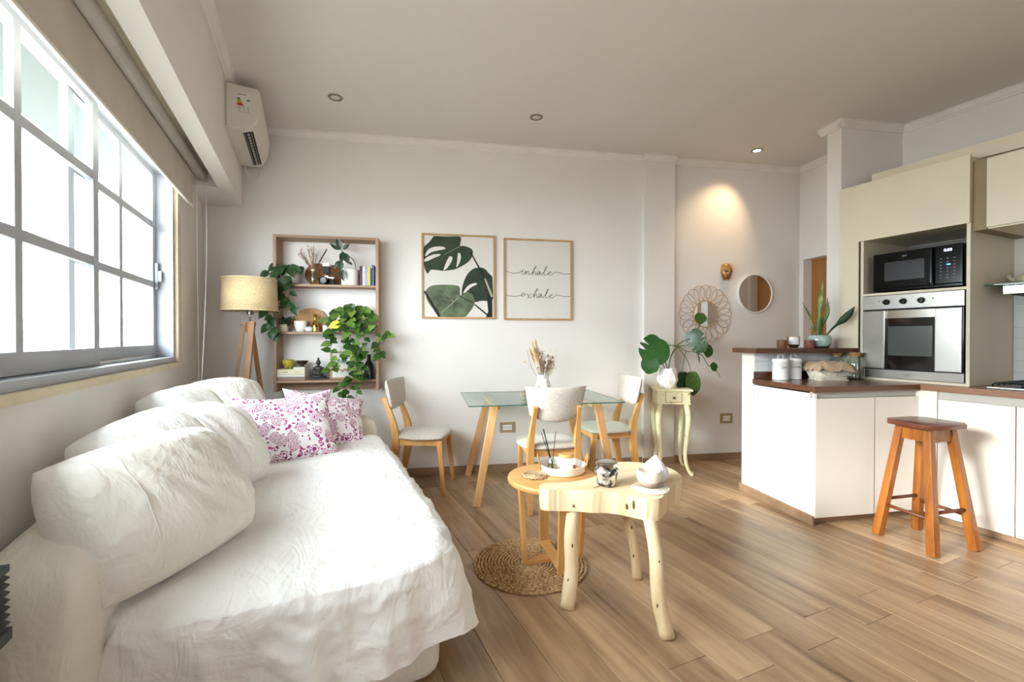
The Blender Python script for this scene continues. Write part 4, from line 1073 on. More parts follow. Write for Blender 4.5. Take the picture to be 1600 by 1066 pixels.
cushion('floral_cushion', m_flor, .58, .48, .09, (-.12, 3.22, .665), (.94, .20, .02), (-.08, .45, .80), 23.1, 'magenta floral cushion in front, beside the white pillows', 'cushion', None, .14, .008, 56, .06)

# heater at the left edge
ht = thing('gas_heater', 'cream wall heater with black louvred top at the left edge', 'heater', (XL, 1.10, 0))
part([(.002, .175, -.36, .262, .10, .60)], 'cabinet', plain('heater_cream', '#cfc6ac', .5), ht, .006)
part([(.004, .165, -.34, .25, .601, .745)], 'grille_back', m_blackm, ht, .002)
part([(.002, .19, -.36, .265, .735, .752)], 'grille_top', plain('heater_black', '#2a2e33', .4), ht, .003)
part([(.002, .192, -.36, .268, .585, .612)], 'grille_base', MATS['heater_black'], ht, .003)
for k in range(7):
    q = B(); q.box(-.014, .014, -.36, .268, -.0012, .0012, Matrix.Translation((.176, 0, .628+.0165*k)) @ Matrix.Rotation(radians(28), 4, 'Y')); q.build('slat', MATS['heater_black'], ht)

# ------------------------------------------------------------------ tripod floor lamp
lm = thing('floor_lamp', 'tripod floor lamp with a beige fabric drum shade', 'lamp', (-.41, 4.07, 0), G)
m_shade = cloth('shade_linen', '#e2c79a', wr=.05, weave=.5, var=.08)
q = B(); q.lathe([(.196, 1.455), (.188, 1.703)], 64, cap=False); sh = q.build('lamp_shade', m_shade, lm, True)
mo = sh.modifiers.new('t', 'SOLIDIFY'); mo.thickness = .003
for r_, z in ((.197, 1.457), (.189, 1.702)): B().sweep([(cos(2*pi*k/64)*r_, sin(2*pi*k/64)*r_, z) for k in range(64)], .0045, 6, closed=True).build('shade_trim', plain('shade_trim', '#d8c7a0', .8), sh, True)
B().sweep([(0, 0, 1.35), (0, 0, 1.50)], .007, 12).build('pole', m_steel, lm, True)
B().lathe([(.012, 1.425), (.024, 1.43), (.024, 1.448), (.018, 1.452), (.018, 1.51), (0, 1.51)], 20).build('socket', m_steeld, lm, 40)
for k in range(3): B().sweep([(0, 0, 1.46), (.195*cos(2*pi*k/3+.4), .195*sin(2*pi*k/3+.4), 1.46)], .002, 6).build('shade_spoke', m_steel, lm)
B().lathe([(.03, 1.29), (.03, 1.365), (0, 1.366)], 24).build('hub', m_lampw, lm, 40)
for a, tpz in (((-.21, -.07), (-.034, -.012)), ((-.02, -.25), (.026, -.028)), ((.15, .12), (-.008, .035))):
    q = B(); q.bar((a[0], a[1], 0), (tpz[0], tpz[1], 1.372), .042, .024, up=(a[0], a[1], .1), bev=.003); q.build('leg', m_lampw, lm)
B().sweep([(-.062, -.02, 1.345), (.05, -.02, 1.345)], .005, 8).build('bolt', m_steeld, lm)

# ------------------------------------------------------------------ wall shelf (origin: wall point, -y into the room)
SS0, SS1 = -.222, .610; SDp = .18
ws = thing('hanging_shelf', 'open wooden wall shelf with three levels between lamp and posters', 'shelf', tuple(W0), G)
def spart(bx, name, mat=m_shelf, bev=.002): return part([bx], name, mat, ws, bev)
spart((SS0, SS0+.024, -SDp, -.001, .80, 2.095), 'side_board', m_shelfz)
spart((SS1-.024, SS1, -SDp, -.001, .80, 2.095), 'side_board', m_shelfz)
spart((SS0+.0245, SS1-.0245, -SDp, -.001, 2.072, 2.094), 'top_board')
for z in (1.690, 1.296, .892): spart((SS0+.0245, SS1-.0245, -SDp, -.001, z-.018, z), 'shelf_board')
spart((SS0+.0245, SS1-.0245, -.03, -.002, .80, .873), 'rail')
for s_, sg in ((SS0+.03, 1), (SS1-.03, -1)):
    q = B(); q.sweep(spline([(s_, -.012, 1.99), (s_+sg*.03, -.012, 2.045), (s_+sg*.10, -.012, 2.069)], 6), .0025, 6); q.build('wire_bracket', m_white, ws)
Z1, Z2, Z3 = 1.6905, 1.2965, .8925
def sh_(s, off, z): return tuple(bw(s, off, z))
def sx(u): return -.228+(u-427)*.00500
# books standing on the top shelf
bkc = [('#4b2438', .024, .165, .12), ('#e9e6e0', .022, .158, .12), ('#a9abc0', .022, .148, .11), ('#d9c233', .018, .160, .12), ('#1d2433', .010, .146, .12), ('#3d5795', .020, .176, .12)]
lbs = ['maroon book, leftmost of the upright books on the top shelf', 'white book beside the maroon one on the top shelf', 'lilac grey book left of the yellow one', 'yellow book on the top shelf', 'thin black book right of the yellow one', 'tall blue book at the right end of the top shelf']
x = .452
for k, (c, w, h, d) in enumerate(bkc):
    bo = thing('book', lbs[k], 'book', sh_(x+w/2, .095, Z1), G, 'upright books on the top shelf')
    part([(-w/2+.001, w/2-.001, -d/2+.003, d/2, .003, h-.003)], 'pages', plain('book_pages', '#ded6c4', .9), bo, 0)
    cm = plain('book_cover_%d' % k, c, .55, var=.03)
    part([(-w/2, -w/2+.0015, -d/2, d/2, 0, h), (w/2-.0015, w/2, -d/2, d/2, 0, h), (-w/2, w/2, -d/2, -d/2+.002, 0, h)], 'cover', cm, bo, 0)
    if k in (1,):
        part([(-.004, .004, -d/2-.0004, -d/2, .03+.016*j, .038+.016*j) for j in range(6)], 'spine_title', m_ink, bo, 0)['kind'] = 'stuff'
    x += w+.0008
# white planter with a rubber plant
pr = thing('rubber_plant', 'dark-leaved drooping plant in a white cylinder pot on the top shelf', 'potted plant', sh_(.368, .092, Z1), G)
q = B(); q.lathe([(.066, 0), (.073, .004), (.076, .135), (.072, .135), (.070, .11), (0, .11)], 40); q.build('pot', m_ceram, pr, 40)
q = B(); q.lathe([(0, .118), (.0715, .118)], 24, cap=False); q.build('soil', m_soil, pr)
B().sweep(spline([(.03, 0, .11), (.045, -.01, .17), (.02, -.03, .23), (-.045, -.06, .27), (-.06, -.075, .30)], 6), .0035, 6).build('stem', m_stem, pr, True)
B().sweep(spline([(-.045, -.06, .27), (-.07, -.09, .22), (-.055, -.10, .12)], 6), .0028, 6).build('stem', m_stem, pr, True)
def leaf_mesh(name, kind, mat, n=9):
    """leaf in the XY plane, stalk at the origin, tip towards +Y, unit length"""
    q = B(); rows = []
    for i in range(n+1):
        t = i/n
        if kind == 'heart':
            y = -.16*sin(pi*min(1, t*2.2))*(1 if t < .45 else 0)+t; w = .46*(sin(pi*t**.62))**.9*(1-.25*t)
            y = t
        elif kind == 'long': y = t; w = .17*sin(pi*t**.85)**.8
        else: y = t; w = .30*sin(pi*t**.8)
        row = []
        for u in (-1, -.66, -.33, 0, .33, .66, 1):
            back = .20*abs(u)**1.5*max(0, 1-t*2.2) if kind == 'heart' else 0
            row.append(Vector((u*w, y-back, .10*abs(u)**1.3*w*2-.28*t*t*.6)))
        rows.append(row)
    q.grid(rows); return q.build(name, mat, None, True)
protos = {}
def place_leaf(parent, kind, mat, loc, d, up, size, name='leaf', w=1.0):
    key = (kind, mat.name)
    d = Vector(d).normalized(); up = Vector(up); up = (up-d*up.dot(d))
    up = up.normalized() if up.length > 1e-4 else d.orthogonal().normalized(); sd = d.cross(up).normalized()
    if key not in protos:
        o = leaf_mesh(name, kind, mat); protos[key] = o
    else: o = protos[key].copy(); o.name = name; COL.objects.link(o)
    o.parent = parent; o.matrix_parent_inverse = Matrix.Identity(4)
    o.matrix_basis = Matrix.Translation(loc) @ Matrix((sd, d, up)).transposed().to_4x4() @ Matrix.Diagonal((size*w, size, size, 1)); return o
for (lx, ly, lz), d, s in (((-.06, -.075, .30), (-.9, -.2, .45), .105), ((-.06, -.075, .305), (-.35, -.2, .9), .10), ((-.05, -.075, .30), (.75, -.2, .6), .075), ((-.045, -.07, .28), (-.1, -.4, -.9), .10), ((-.035, -.07, .27), (.35, -.4, -.85), .11), ((-.065, -.09, .20), (-.6, -.2, -.8), .08), ((-.06, -.10, .20), (.05, -.3, -.95), .095), ((-.055, -.10, .13), (.2, -.25, -.95), .105), ((.0, -.06, .2), (.6, -.2, -.7), .04)):
    place_leaf(pr, 'mid', m_rub, (lx, ly, lz), d, (0, -1, .1), s, w=.85)
# camera with flash gun
cm_ = thing('film_camera', 'black and silver camera with a flash unit on the top shelf', 'camera', sh_(.185, .125, Z1), G+radians(-12))
part([(-.062, .062, -.018, .018, 0, .052)], 'body', m_blackm, cm_, .005)
part([(-.060, .060, -.017, .017, .052, .068)], 'top_plate', m_chrome, cm_, .005)
part([(-.018, .018, -.02, .016, .062, .082)], 'prism', m_chrome, cm_, .006)
q = B(); ML = Matrix.Translation((-.006, -.018, .034)) @ Matrix.Rotation(radians(90), 4, 'X'); q.lathe([(.030, 0), (.030, .03), (.034, .032), (.034, .05), (.028, .052), (.026, .046), (0, .044)], 32, ML); q.build('lens', m_black, cm_, 40)
part([(-.026, .026, -.016, .016, .10, .155)], 'flash_body', m_blackm, cm_, .004)
part([(-.010, .010, -.01, .01, .08, .10)], 'flash_foot', m_blackm, cm_, .002)
part([(-.029, .029, -.024, .016, .157, .185)], 'flash_head', m_white, cm_, .004)
B().sweep(spline([(-.062, 0, .045), (-.085, -.01, .02), (-.11, -.01, .008), (-.09, -.02, .006), (-.06, -.03, .008)], 6), .005, 6, flat=.4).build('strap', plain('tan_strap', '#b5792f', .7), cm_, True)
# woven discs, bottle of dried plants
m_wov = plain('woven_brown', '#a3744a', .85, var=.25, nscale=70, bump=.6, bscale=150)
def disc(s, off, z, r, mat, lab, tilt=-8, nm='woven_disc', cat='decoration', flat=None):
    o = thing(nm, lab, cat, sh_(s, off, z), G); M = Matrix.Rotation(radians(tilt), 4, 'X') @ Matrix.Translation((0, 0, r)) @ Matrix.Rotation(radians(90), 4, 'X')
    for k in range(8):
        rr = r*(k+.5)/8; q = B(); q.sweep([M @ Vector((rr*cos(2*pi*i/40), rr*sin(2*pi*i/40), 0)) for i in range(40)], r/16*1.1, 5, closed=True); q.build('coil', mat, o, True)
disc(.085, .045, Z1+.002, .10, m_wov, 'left brown woven disc standing behind the dried grasses on the top shelf')
disc(.205, .030, Z1+.002, .095, m_wov, 'right brown woven disc standing behind the camera on the top shelf')
bt = thing('glass_bottle', 'clear glass bottle holding dried grasses on the top shelf', 'bottle', sh_(.072, .115, Z1), G)
q = B(); q.lathe([(.018, 0), (.022, .003), (.024, .06), (.018, .09), (.013, .105), (.013, .128), (.016, .131)], 24); q.build('body', m_jar, bt, True)
B().lathe([(.014, .118), (.0165, .120), (.0165, .132), (0, .132)], 20).build('collar', plain('cream_band', '#e2d8c0', .7), bt, 40)
dg = thing('dried_grasses', 'fan of dried beige grasses in the small glass bottle', 'dried flowers', sh_(.072, .115, Z1+.02), G)
rnd = random.Random(9)
for k in range(16):
    a = rnd.uniform(-1, 1); q = B(); e = Vector((-.03+.085*a, rnd.uniform(-.03, .03), .27+.05*rnd.random()-.05*abs(a)))
    q.sweep(spline([(0, 0, .0), (e.x*.25, e.y*.3, .13), e], 6), .0012, 4)
    for i in range(14):
        t = rnd.uniform(.5, 1); c_ = Vector((e.x*t*t, e.y*t, e.z*t)); q.sweep([c_, c_+Vector((rnd.uniform(-.012, .012), rnd.uniform(-.01, .01), .022))], [.0018, .0004], 4)
    q.build('grass_stem', rnd.choice([m_dusk, m_straw, m_pale, m_dbrown]), dg)
B().sweep(spline([(0, 0, .0), (.04, 0, .15), (.11, 0, .285)], 5), [.001]*6+[.005]*5, 6).build('dark_spike', m_ink, dg, True)
# dark pothos hanging from the top shelf at the left
dp = thing('dark_pothos', 'dark green trailing pothos hanging from the left end of the top shelf', 'potted plant', sh_(-.115, .095, Z1), G)
q = B(); q.lathe([(.055, 0), (.07, .01), (.078, .11), (.074, .11), (.07, .095), (0, .095)], 32); q.build('pot', plain('off_white_pot', '#cfccc4', .5), dp, 40)
rnd = random.Random(11)
vines = [[(0, 0, .10), (-.03, -.09, .13), (-.06, -.14, .02), (-.07, -.15, -.15), (-.08, -.15, -.32), (-.06, -.14, -.42)], [(0, 0, .10), (.03, -.09, .13), (.04, -.13, .04), (.03, -.14, -.1), (.03, -.14, -.2)], [(0, 0, .1), (-.06, -.05, .15), (-.12, -.11, .08), (-.13, -.14, -.1), (-.12, -.15, -.28), (-.10, -.14, -.40)], [(0, 0, .1), (.05, -.05, .15), (.10, -.08, .13)], [(0, 0, .1), (.0, -.09, .12), (-.01, -.13, -.05), (.02, -.14, -.16), (.08, -.15, -.22)]]
for v_ in vines:
    P = spline(v_, 7); B().sweep(P, .0022, 5).build('vine', m_stemb, dp, True)
    for i in range(5, len(P), 3):
        p = P[i]; a = rnd.uniform(-1, 1); place_leaf(dp, 'heart', m_pothd, p+Vector((a*.022, -.012, .005)), (a*.9, -.35, -.75+.3*rnd.random()), (a*.3, -1, .25), rnd.uniform(.058, .085))
# middle shelf
def pot(name, lab, cat, s, off, z, prof, mat, seg=32):
    o = thing(name, lab, cat, sh_(s, off, z), G); B().lathe(prof, seg).build('body', mat, o, 40); return o
cp = pot('plant_pot', 'small cream pot under the dark pothos on the middle shelf', 'pot', -.168, .10, Z2, [(.030, 0), (.036, .003), (.042, .062), (.039, .062), (.036, .05), (0, .05)], plain('cream_pot', '#d5cfb4', .5))
rnd = random.Random(5)
for k in range(12):
    a = rnd.uniform(0, 2*pi); r_ = rnd.uniform(.01, .075); place_leaf(cp, 'heart', m_pothd, (cos(a)*.02, sin(a)*.02, .06), (cos(a)*r_*12, sin(a)*r_*6-.2, .9), (0, -.8, .5), rnd.uniform(.05, .085))
fp = pot('face_pot', 'white ceramic pot with a moulded face on the middle shelf', 'pot', -.030, .105, Z2, [(.028, 0), (.034, .004), (.048, .05), (.052, .088), (.048, .091), (.044, .085), (0, .08)], m_ceram)
q = B(); q.ball((0, -.046, .045), .007, 8, (.7, .7, 2)); q.ball((-.018, -.044, .058), .006, 8, (1.6, .5, .6)); q.ball((.018, -.044, .058), .006, 8, (1.6, .5, .6)); q.ball((0, -.040, .024), .006, 8, (1.8, .6, .6)); tag(q.build('moulded_face', m_ceram, fp, True), kind='stuff')
pot('trinket_bowl', 'small round white lidded bowl beside the gold bottle', 'bowl', .042, .125, Z2, [(.015, 0), (.028, .006), (.034, .02), (.032, .028), (.034, .030), (.022, .040), (.006, .045), (0, .047)], m_ceram)
pot('gold_bottle', 'shiny gold bottle-shaped vase on the middle shelf', 'vase', .085, .10, Z2, [(.026, 0), (.030, .004), (.031, .04), (.024, .07), (.014, .09), (.012, .12), (.016, .135), (.020, .142), (.016, .150), (0, .151)], m_brass, 12)
o = thing('cork_board', 'large rounded cork board leaning at the back of the middle shelf', 'board', sh_(.020, .035, Z2), G)
q = B(); oc = [(-.10, 0), (-.135, .05), (-.145, .11), (-.10, .165), (-.03, .20), (.04, .205), (.10, .18), (.14, .13), (.14, .08), (.10, 0)]
q.prism([(x, z) for x, z in oc], 0, .012, Matrix.Rotation(radians(86), 4, 'X'), .003); q.build('panel', plain('cork_tan', '#bf9468', .85, var=.12, nscale=80, bump=.3), o)
pot('white_cup', 'small white cup at the centre of the middle shelf', 'cup', .172, .10, Z2, [(.022, 0), (.026, .003), (.028, .055), (.025, .055), (.023, .01), (0, .008)], m_ceram)
# big pothos
bp_ = thing('golden_pothos', 'bright green golden pothos trailing down the right side of the shelf', 'potted plant', sh_(.385, .10, Z2), G)
B().lathe([(.05, 0), (.06, .005), (.072, .105), (.068, .108), (.064, .09), (0, .09)], 32).build('pot', plain('grey_pot', '#b9b5ab', .6), bp_, 40)
rnd = random.Random(21)
def vine(pts, step=3, s0=.05, s1=.085, mat=None):
    P = spline(pts, 7); B().sweep(P, .0019, 5).build('vine', m_stem, bp_, True)
    for i in range(3, len(P), step):
        p = P[i]; a = rnd.uniform(-1, 1); place_leaf(bp_, 'heart', m_pothos, p+Vector((a*.02, -.012, .004)), (a, -.45, -.55+.5*rnd.random()), (a*.4, -.9, .45), rnd.uniform(s0, s1))
vine([(0, 0, .1), (-.06, -.05, .17), (-.14, -.08, .13), (-.19, -.10, .06)], 3)
vine([(0, 0, .1), (-.03, -.08, .19), (-.10, -.12, .12), (-.13, -.13, .0), (-.10, -.13, -.1)], 2)
vine([(0, 0, .1), (.0, -.08, .16), (-.04, -.13, .05), (-.05, -.14, -.12), (-.02, -.15, -.28), (.01, -.15, -.42), (-.02, -.14, -.56)], 2)
vine([(0, 0, .1), (.04, -.08, .16), (.05, -.13, .05), (.05, -.15, -.12), (.05, -.15, -.28), (.03, -.15, -.40)], 2)
vine([(0, 0, .1), (.02, -.09, .18), (.0, -.14, .08), (.01, -.16, -.05), (.08, -.16, -.2), (.10, -.15, -.34)], 2)
vine([(0, 0, .1), (.08, -.05, .19), (.15, -.10, .12), (.20, -.13, .02), (.23, -.14, -.12), (.25, -.13, -.2)], 2)
vine([(0, 0, .1), (.06, -.02, .20), (.13, -.04, .18), (.17, -.1, .10), (.29, -.15, -.02), (.33, -.15, -.04)], 3)
vine([(0, 0, .1), (.03, -.08, .14), (.09, -.12, .04), (.12, -.14, -.1), (.13, -.14, -.22)], 2)
vine([(0, 0, .1), (-.04, -.08, .13), (-.11, -.14, -.02), (-.15, -.15, -.16), (-.13, -.15, -.30)], 3)
vine([(-.06, -.14, -.12), (-.10, -.16, -.28), (-.16, -.15, -.33)], 3)
vine([(.02, -.15, -.40), (.10, -.15, -.36), (.06, -.15, -.48), (.04, -.15, -.60), (-.02, -.15, -.66)], 3, .045, .065)
vine([(.0, -.15, -.42), (-.08, -.15, -.44), (-.07, -.15, -.50), (-.03, -.15, -.54)], 4, .045, .065)
place_leaf(bp_, 'heart', plain('yellowed_leaf', '#d9c63e', .5, var=.1), (-.085, -.15, .065), (-1, -.3, -.35), (0, -1, .3), .085)['label'] = 'yellow leaf'
for (x, z, d) in ((-.20, .10, (-1, 0, -.3)), (-.11, .17, (-.9, -.2, -.2)), (-.05, .20, (.9, -.1, .25)), (.01, .17, (.3, -.3, .8)), (.09, .19, (1, 0, -.2)), (.02, .21, (-.7, -.1, .1)), (-.17, -.155, (-.9, -.2, .2))):
    place_leaf(bp_, 'heart', m_pothos, (x, -.09, z), d, (0, -.8, .6), .07)
# bottom shelf
stack = [('#8d7566', .030, .215, .13, 'worn brown book at the bottom of the stack on the lowest shelf', .0), ('#e4dfd6', .018, .215, .135, 'thin white book in the middle of the stack on the lowest shelf', .0), ('#d9d3b4', .045, .215, .13, 'thick cream book on top of the stack under the yellow bowl', .0)]
z = Z3
for k, (c, h, w, d, lab, r_) in enumerate(stack):
    bo = thing('book', lab, 'book', sh_(-.092, .10, z), G+r_, 'stacked books on the lowest shelf'); cm = plain('stack_cover_%d' % k, c, .6)
    part([(-w/2+.002, w/2-.002, -d/2+.003, d/2-.003, .002, h-.002)], 'pages', MATS['book_pages'], bo, 0)
    part([(-w/2, w/2, -d/2, d/2, 0, .002), (-w/2, w/2, -d/2, d/2, h-.002, h), (-w/2, w/2, -d/2, -d/2+.002, 0, h)], 'cover', cm, bo, 0)
    if k == 2: part([(-.065, -.025, -d/2-.0005, -d/2, .016, .024), (.03, .07, -d/2-.0005, -d/2, .02, .024)], 'spine_title', plain('spine_red', '#a5877a', .7), bo, 0)['kind'] = 'stuff'
    z += h+.0003
zs = z
bo = thing('book', 'small white book lying under the dark bowl', 'book', sh_(-.035, .10, zs), G, 'stacked books on the lowest shelf'); part([(-.04, .045, -.05, .05, .002, .013)], 'pages', MATS['book_pages'], bo, 0); part([(-.042, .047, -.052, .052, 0, .002), (-.042, .047, -.052, .052, .013, .015), (-.042, .047, -.052, -.050, 0, .015)], 'cover', plain('small_cover', '#dedbd4', .6), bo, 0)
yb = thing('yellow_bowl', 'mustard yellow footed bowl on the stacked books', 'bowl', sh_(-.128, .10, zs), G)
B().lathe([(.018, .012), (.036, .02), (.046, .045), (.048, .075), (.045, .075), (.042, .045), (0, .025)], 28, wob=lambda a, z: 1+.03*cos(4*a)).build('body', plain('mustard_glaze', '#b5a63c', .35, var=.12, nscale=20), yb, True)
for k in range(4): B().lathe([(.006, 0), (.009, .018), (0, .02)], 8, Matrix.Translation((.024*cos(pi/4+k*pi/2), .024*sin(pi/4+k*pi/2), 0))).build('foot', MATS['mustard_glaze'], yb, True)
db = thing('dark_bowl', 'dark brown footed bowl on the small white book', 'bowl', sh_(-.020, .10, zs+.0155), G)
B().lathe([(.020, 0), (.018, .008), (.012, .012), (.03, .022), (.046, .045), (.048, .052), (.044, .050), (.03, .03), (0, .022)], 32).build('body', plain('dark_clay', '#33241f', .35), db, True)
bd = thing('seated_statue', 'dark seated meditating figure statue on the lowest shelf', 'statue', sh_(.108, .10, Z3), G)
m_br = plain('dark_bronze', '#3b3634', .45, .3, var=.2, nscale=40)
part([(-.058, .058, -.035, .035, 0, .014)], 'plinth', m_br, bd, .004)
q = B(); q.lathe([(.054, .014), (.056, .022), (.05, .034), (.034, .042), (.030, .06), (.036, .085), (.038, .10), (.028, .112), (.012, .117), (.011, .124)], 20, Matrix.Diagonal((1, .7, 1, 1)))
for s_ in (-1, 1):
    q.sweep(spline([(s_*.034, 0, .104), (s_*.046, -.006, .075), (s_*.038, -.022, .05), (s_*.008, -.032, .046)], 5), [.011]*5+[.009]*6+[.007]*5, 8)
    q.sweep(spline([(s_*.03, -.004, .03), (s_*.054, -.016, .026), (s_*.02, -.036, .026), (-s_*.01, -.036, .024)], 5), .013, 8)
q.build('body', m_br, bd, True)
q = B(); q.ball((0, -.002, .144), .021, 14, (.85, .95, 1.15)); q.ball((0, 0, .172), .010, 10); q.ball((0, 0, .183), .005, 8); q.ball((0, -.022, .142), .004, 6, (.8, 1, 1.4))
for s_ in (-1, 1): q.ball((s_*.0185, 0, .138), .005, 6, (.5, .8, 2.2))
q.build('head', m_br, bd, True)
fr_ = thing('small_frame', 'small oak-framed print half covered by the pothos on the lowest shelf', 'picture frame', sh_(.290, .055, Z3), G)
Mt = Matrix.Rotation(radians(-6), 4, 'X')
for bx in ((-.095, -.083, -.012, 0, 0, .235), (.083, .095, -.012, 0, 0, .235), (-.083, .083, -.012, 0, 0, .012), (-.083, .083, -.012, 0, .223, .235)):
    q = B(); q.box(*bx, Mt); q.build('frame_side', m_frame, fr_)
q = B(); q.box(-.083, .083, -.006, -.002, .012, .223, Mt); q.build('print', plain('paper', '#e6e4dd', .8), fr_)
text('Mine', .055, 'lettering', plain('blue_ink', '#4c6488', .8), fr_, (-.055, -.0225, .135), (radians(96), 0, 0), .0004)
q = B(); 
for k in range(5): q.ball((-.045+.022*k, -.011, .07+.012*(k % 2)), .010, 8, (1, .15, 1))
tag(q.build('printed_flowers', plain('peach_ink', '#cc9a80', .8), fr_), kind='stuff')
pot('grey_vase', 'slim pale grey vase right of the small frame', 'vase', .425, .10, Z3, [(.020, 0), (.024, .004), (.026, .10), (.018, .14), (.017, .17), (.015, .17), (0, .1)], plain('pale_grey_glaze', '#b9bec2', .3))
pot('dark_bottle', 'dark green bottle at the right end of the lowest shelf', 'bottle', .52, .10, Z3, [(.034, 0), (.038, .004), (.038, .12), (.016, .16), (.014, .21), (0, .211)], plain('bottle_green', '#1b2a22', .2))
pot('white_tin', 'small white tin between the grey vase and the dark bottle', 'tin', .470, .08, Z3, [(.017, 0), (.018, .002), (.018, .10), (0, .101)], m_ceram)

# ------------------------------------------------------------------ posters
def frame(s0, s1, z0, z1, lab):
    w = s1-s0; h = z1-z0
    f = thing('framed_poster', lab, 'poster', tuple(bw(s0, 0, z0)), G)
    t = .016; q = B(); q.box(.003, w-.003, -.012, -.001, .003, h-.003); q.build('backing', plain('poster_back', '#d8d5cc', .8), f)
    for bx in ((0, t, -.026, -.001, 0, h), (w-t, w, -.026, -.001, 0, h), (t, w-t, -.026, -.001, 0, t), (t, w-t, -.026, -.001, h-t, h)):
        part([bx], 'frame_side', m_frame, f, .0015)
    q = B(); q.box(t, w-t, -.0135, -.0122, t, h-t); q.build('paper', plain('poster_paper', '#d6d1ca', .85, var=.01), f)
    return f, w, h
fa, wa, ha = frame(.966, 1.633, 1.419, 2.187, 'framed poster of dark green monstera leaves')
def mA(p): return ((p[0]-60)/790*wa, (985-p[1])/920*ha)
def polyA(pts, y, name, mat, ex=None):
    q = B(); w_, h_ = wa-.0165, ha-.0165
    q._f([q.bm.verts.new((min(max(mA(p)[0], .0165), w_), y, min(max(mA(p)[1], .0165), h_))) for p in pts]); bmesh.ops.triangulate(q.bm, faces=q.bm.faces)
    return q.build(name, mat, fa, weld=1e-4)
def sm(pts, n=4): return [(v.x, v.y) for v in spline([(x, y, 0) for x, y in pts]+[(pts[0][0], pts[0][1], 0)], n)][:-1]
m_pg1 = plain('print_dark_green', '#33402f', .85, var=.12, nscale=10); m_pg2 = plain('print_light_green', '#5d6a50', .85, var=.30, nscale=9); m_pg3 = plain('print_green', '#2c3a2b', .85, var=.15, nscale=12); m_pk = plain('print_black', '#1b1e1a', .85); m_pl = plain('print_rib', '#a8ad92', .85); m_pw = plain('poster_paper2', '#d6d1ca', .85, var=.01)
polyA(sm([(485, 730), (492, 640), (520, 550), (560, 480), (620, 430), (700, 418), (760, 450), (785, 515), (820, 515), (822, 640), (822, 775), (700, 785), (630, 800), (560, 775)]), -.0139, 'printed_leaf', m_pg3)
polyA(sm([(500, 705), (530, 650), (580, 605), (640, 590), (648, 606), (590, 637), (530, 692)]), -.0142, 'printed_gap', m_pw)
polyA([(755, 700), (820, 730), (822, 965), (750, 965), (775, 900)], -.0143, 'printed_stem', m_pk)
polyA(sm([(98, 700), (130, 650), (200, 622), (330, 615), (430, 620), (465, 645), (474, 735), (540, 690), (600, 720), (628, 790), (612, 850), (570, 910), (515, 966), (380, 966), (250, 966), (180, 880), (120, 790)]), -.0145, 'printed_leaf', m_pg2)
polyA(sm([(190, 90), (330, 92), (472, 90), (474, 150), (462, 192), (500, 186), (560, 200), (600, 225), (608, 262), (590, 320), (540, 375), (430, 440), (360, 455), (285, 465), (180, 455), (150, 465), (122, 500), (86, 415), (84, 300), (86, 215), (140, 160)], 3), -.0149, 'printed_leaf', m_pg1)
for h_ in ([(95, 305), (130, 240), (190, 210), (260, 202), (305, 212), (305, 230), (240, 245), (160, 270), (110, 310)], [(90, 345), (140, 310), (200, 288), (255, 285), (255, 300), (200, 325), (130, 360), (90, 370)], [(290, 458), (310, 400), (335, 340), (360, 305), (385, 315), (382, 350), (355, 400), (320, 445)], [(445, 266), (470, 270), (478, 320), (460, 380), (430, 425), (438, 350)]):
    polyA(sm(h_), -.0153, 'printed_gap', m_pw)
def lineA(a, c, w0, w1, mat, y=-.0156):
    a = Vector((*mA(a), 0)); c = Vector((*mA(c), 0)); d = (c-a).normalized(); n = Vector((-d.y, d.x, 0)); q = B()
    q._f([q.bm.verts.new((p.x, y, p.y)) for p in (a+n*w0, a-n*w0, c-n*w1, c+n*w1)]); return q.build('printed_stem', mat, fa)
lineA((585, 258), (740, 540), .006, .008, m_pk); lineA((735, 530), (818, 740), .007, .010, m_pl); lineA((92, 690), (250, 962), .009, .013, m_pk); lineA((470, 740), (605, 805), .004, .004, m_pk); lineA((625, 825), (765, 940), .006, .007, m_pk)
lineA((462, 198), (300, 290), .0018, .001, m_pl); lineA((450, 755), (265, 925), .003, .002, m_pl)
for e in ((330, 800), (300, 700), (380, 870), (240, 770)): lineA((400, 790), e, .001, .0006, m_pl, -.0158)
fb_, wb, hb_ = frame(1.714, 2.374, 1.412, 2.172, 'framed poster lettered inhale exhale')
def stroke(pts, nm='lettering'):
    P = [Vector(((x-48)/802*wb, -.0140, (1000-y)/952*hb_)) for x, y in pts]; B().sweep(spline(P, 5), .0024, 5, flat=.35, up=(0, -1, 0)).build(nm, m_ink, fb_, True)
def hale(dx, dy): return [(378+dx, 470+dy), (392+dx, 440+dy), (410+dx, 430+dy), (412+dx, 450+dy), (420+dx, 468+dy), (440+dx, 455+dy), (465+dx, 427+dy), (452+dx, 424+dy), (436+dx, 446+dy), (446+dx, 466+dy), (462+dx, 452+dy), (471+dx, 428+dy), (470+dx, 455+dy), (482+dx, 466+dy), (508+dx, 442+dy), (540+dx, 395+dy), (550+dx, 365+dy), (537+dx, 374+dy), (522+dx, 420+dy), (516+dx, 460+dy), (532+dx, 467+dy), (562+dx, 452+dy), (592+dx, 438+dy), (596+dx, 427+dy), (578+dx, 431+dy), (568+dx, 450+dy), (579+dx, 468+dy), (602+dx, 464+dy), (626+dx, 445+dy), (650+dx*.6, 431+dy), (692, 433+dy), (745, 446+dy), (832, 446+dy)]
stroke([(66, 426), (120, 445), (165, 453), (215, 448), (250, 432), (270, 416), (262, 445), (263, 466), (280, 460), (300, 430), (306, 424), (303, 450), (300, 470), (312, 445), (328, 428), (338, 432), (337, 458), (346, 468), (366, 456), (400, 410), (426, 373), (417, 368), (400, 400), (378, 470)])
stroke(hale(0, 0)); stroke([(277, 407), (279, 409)])
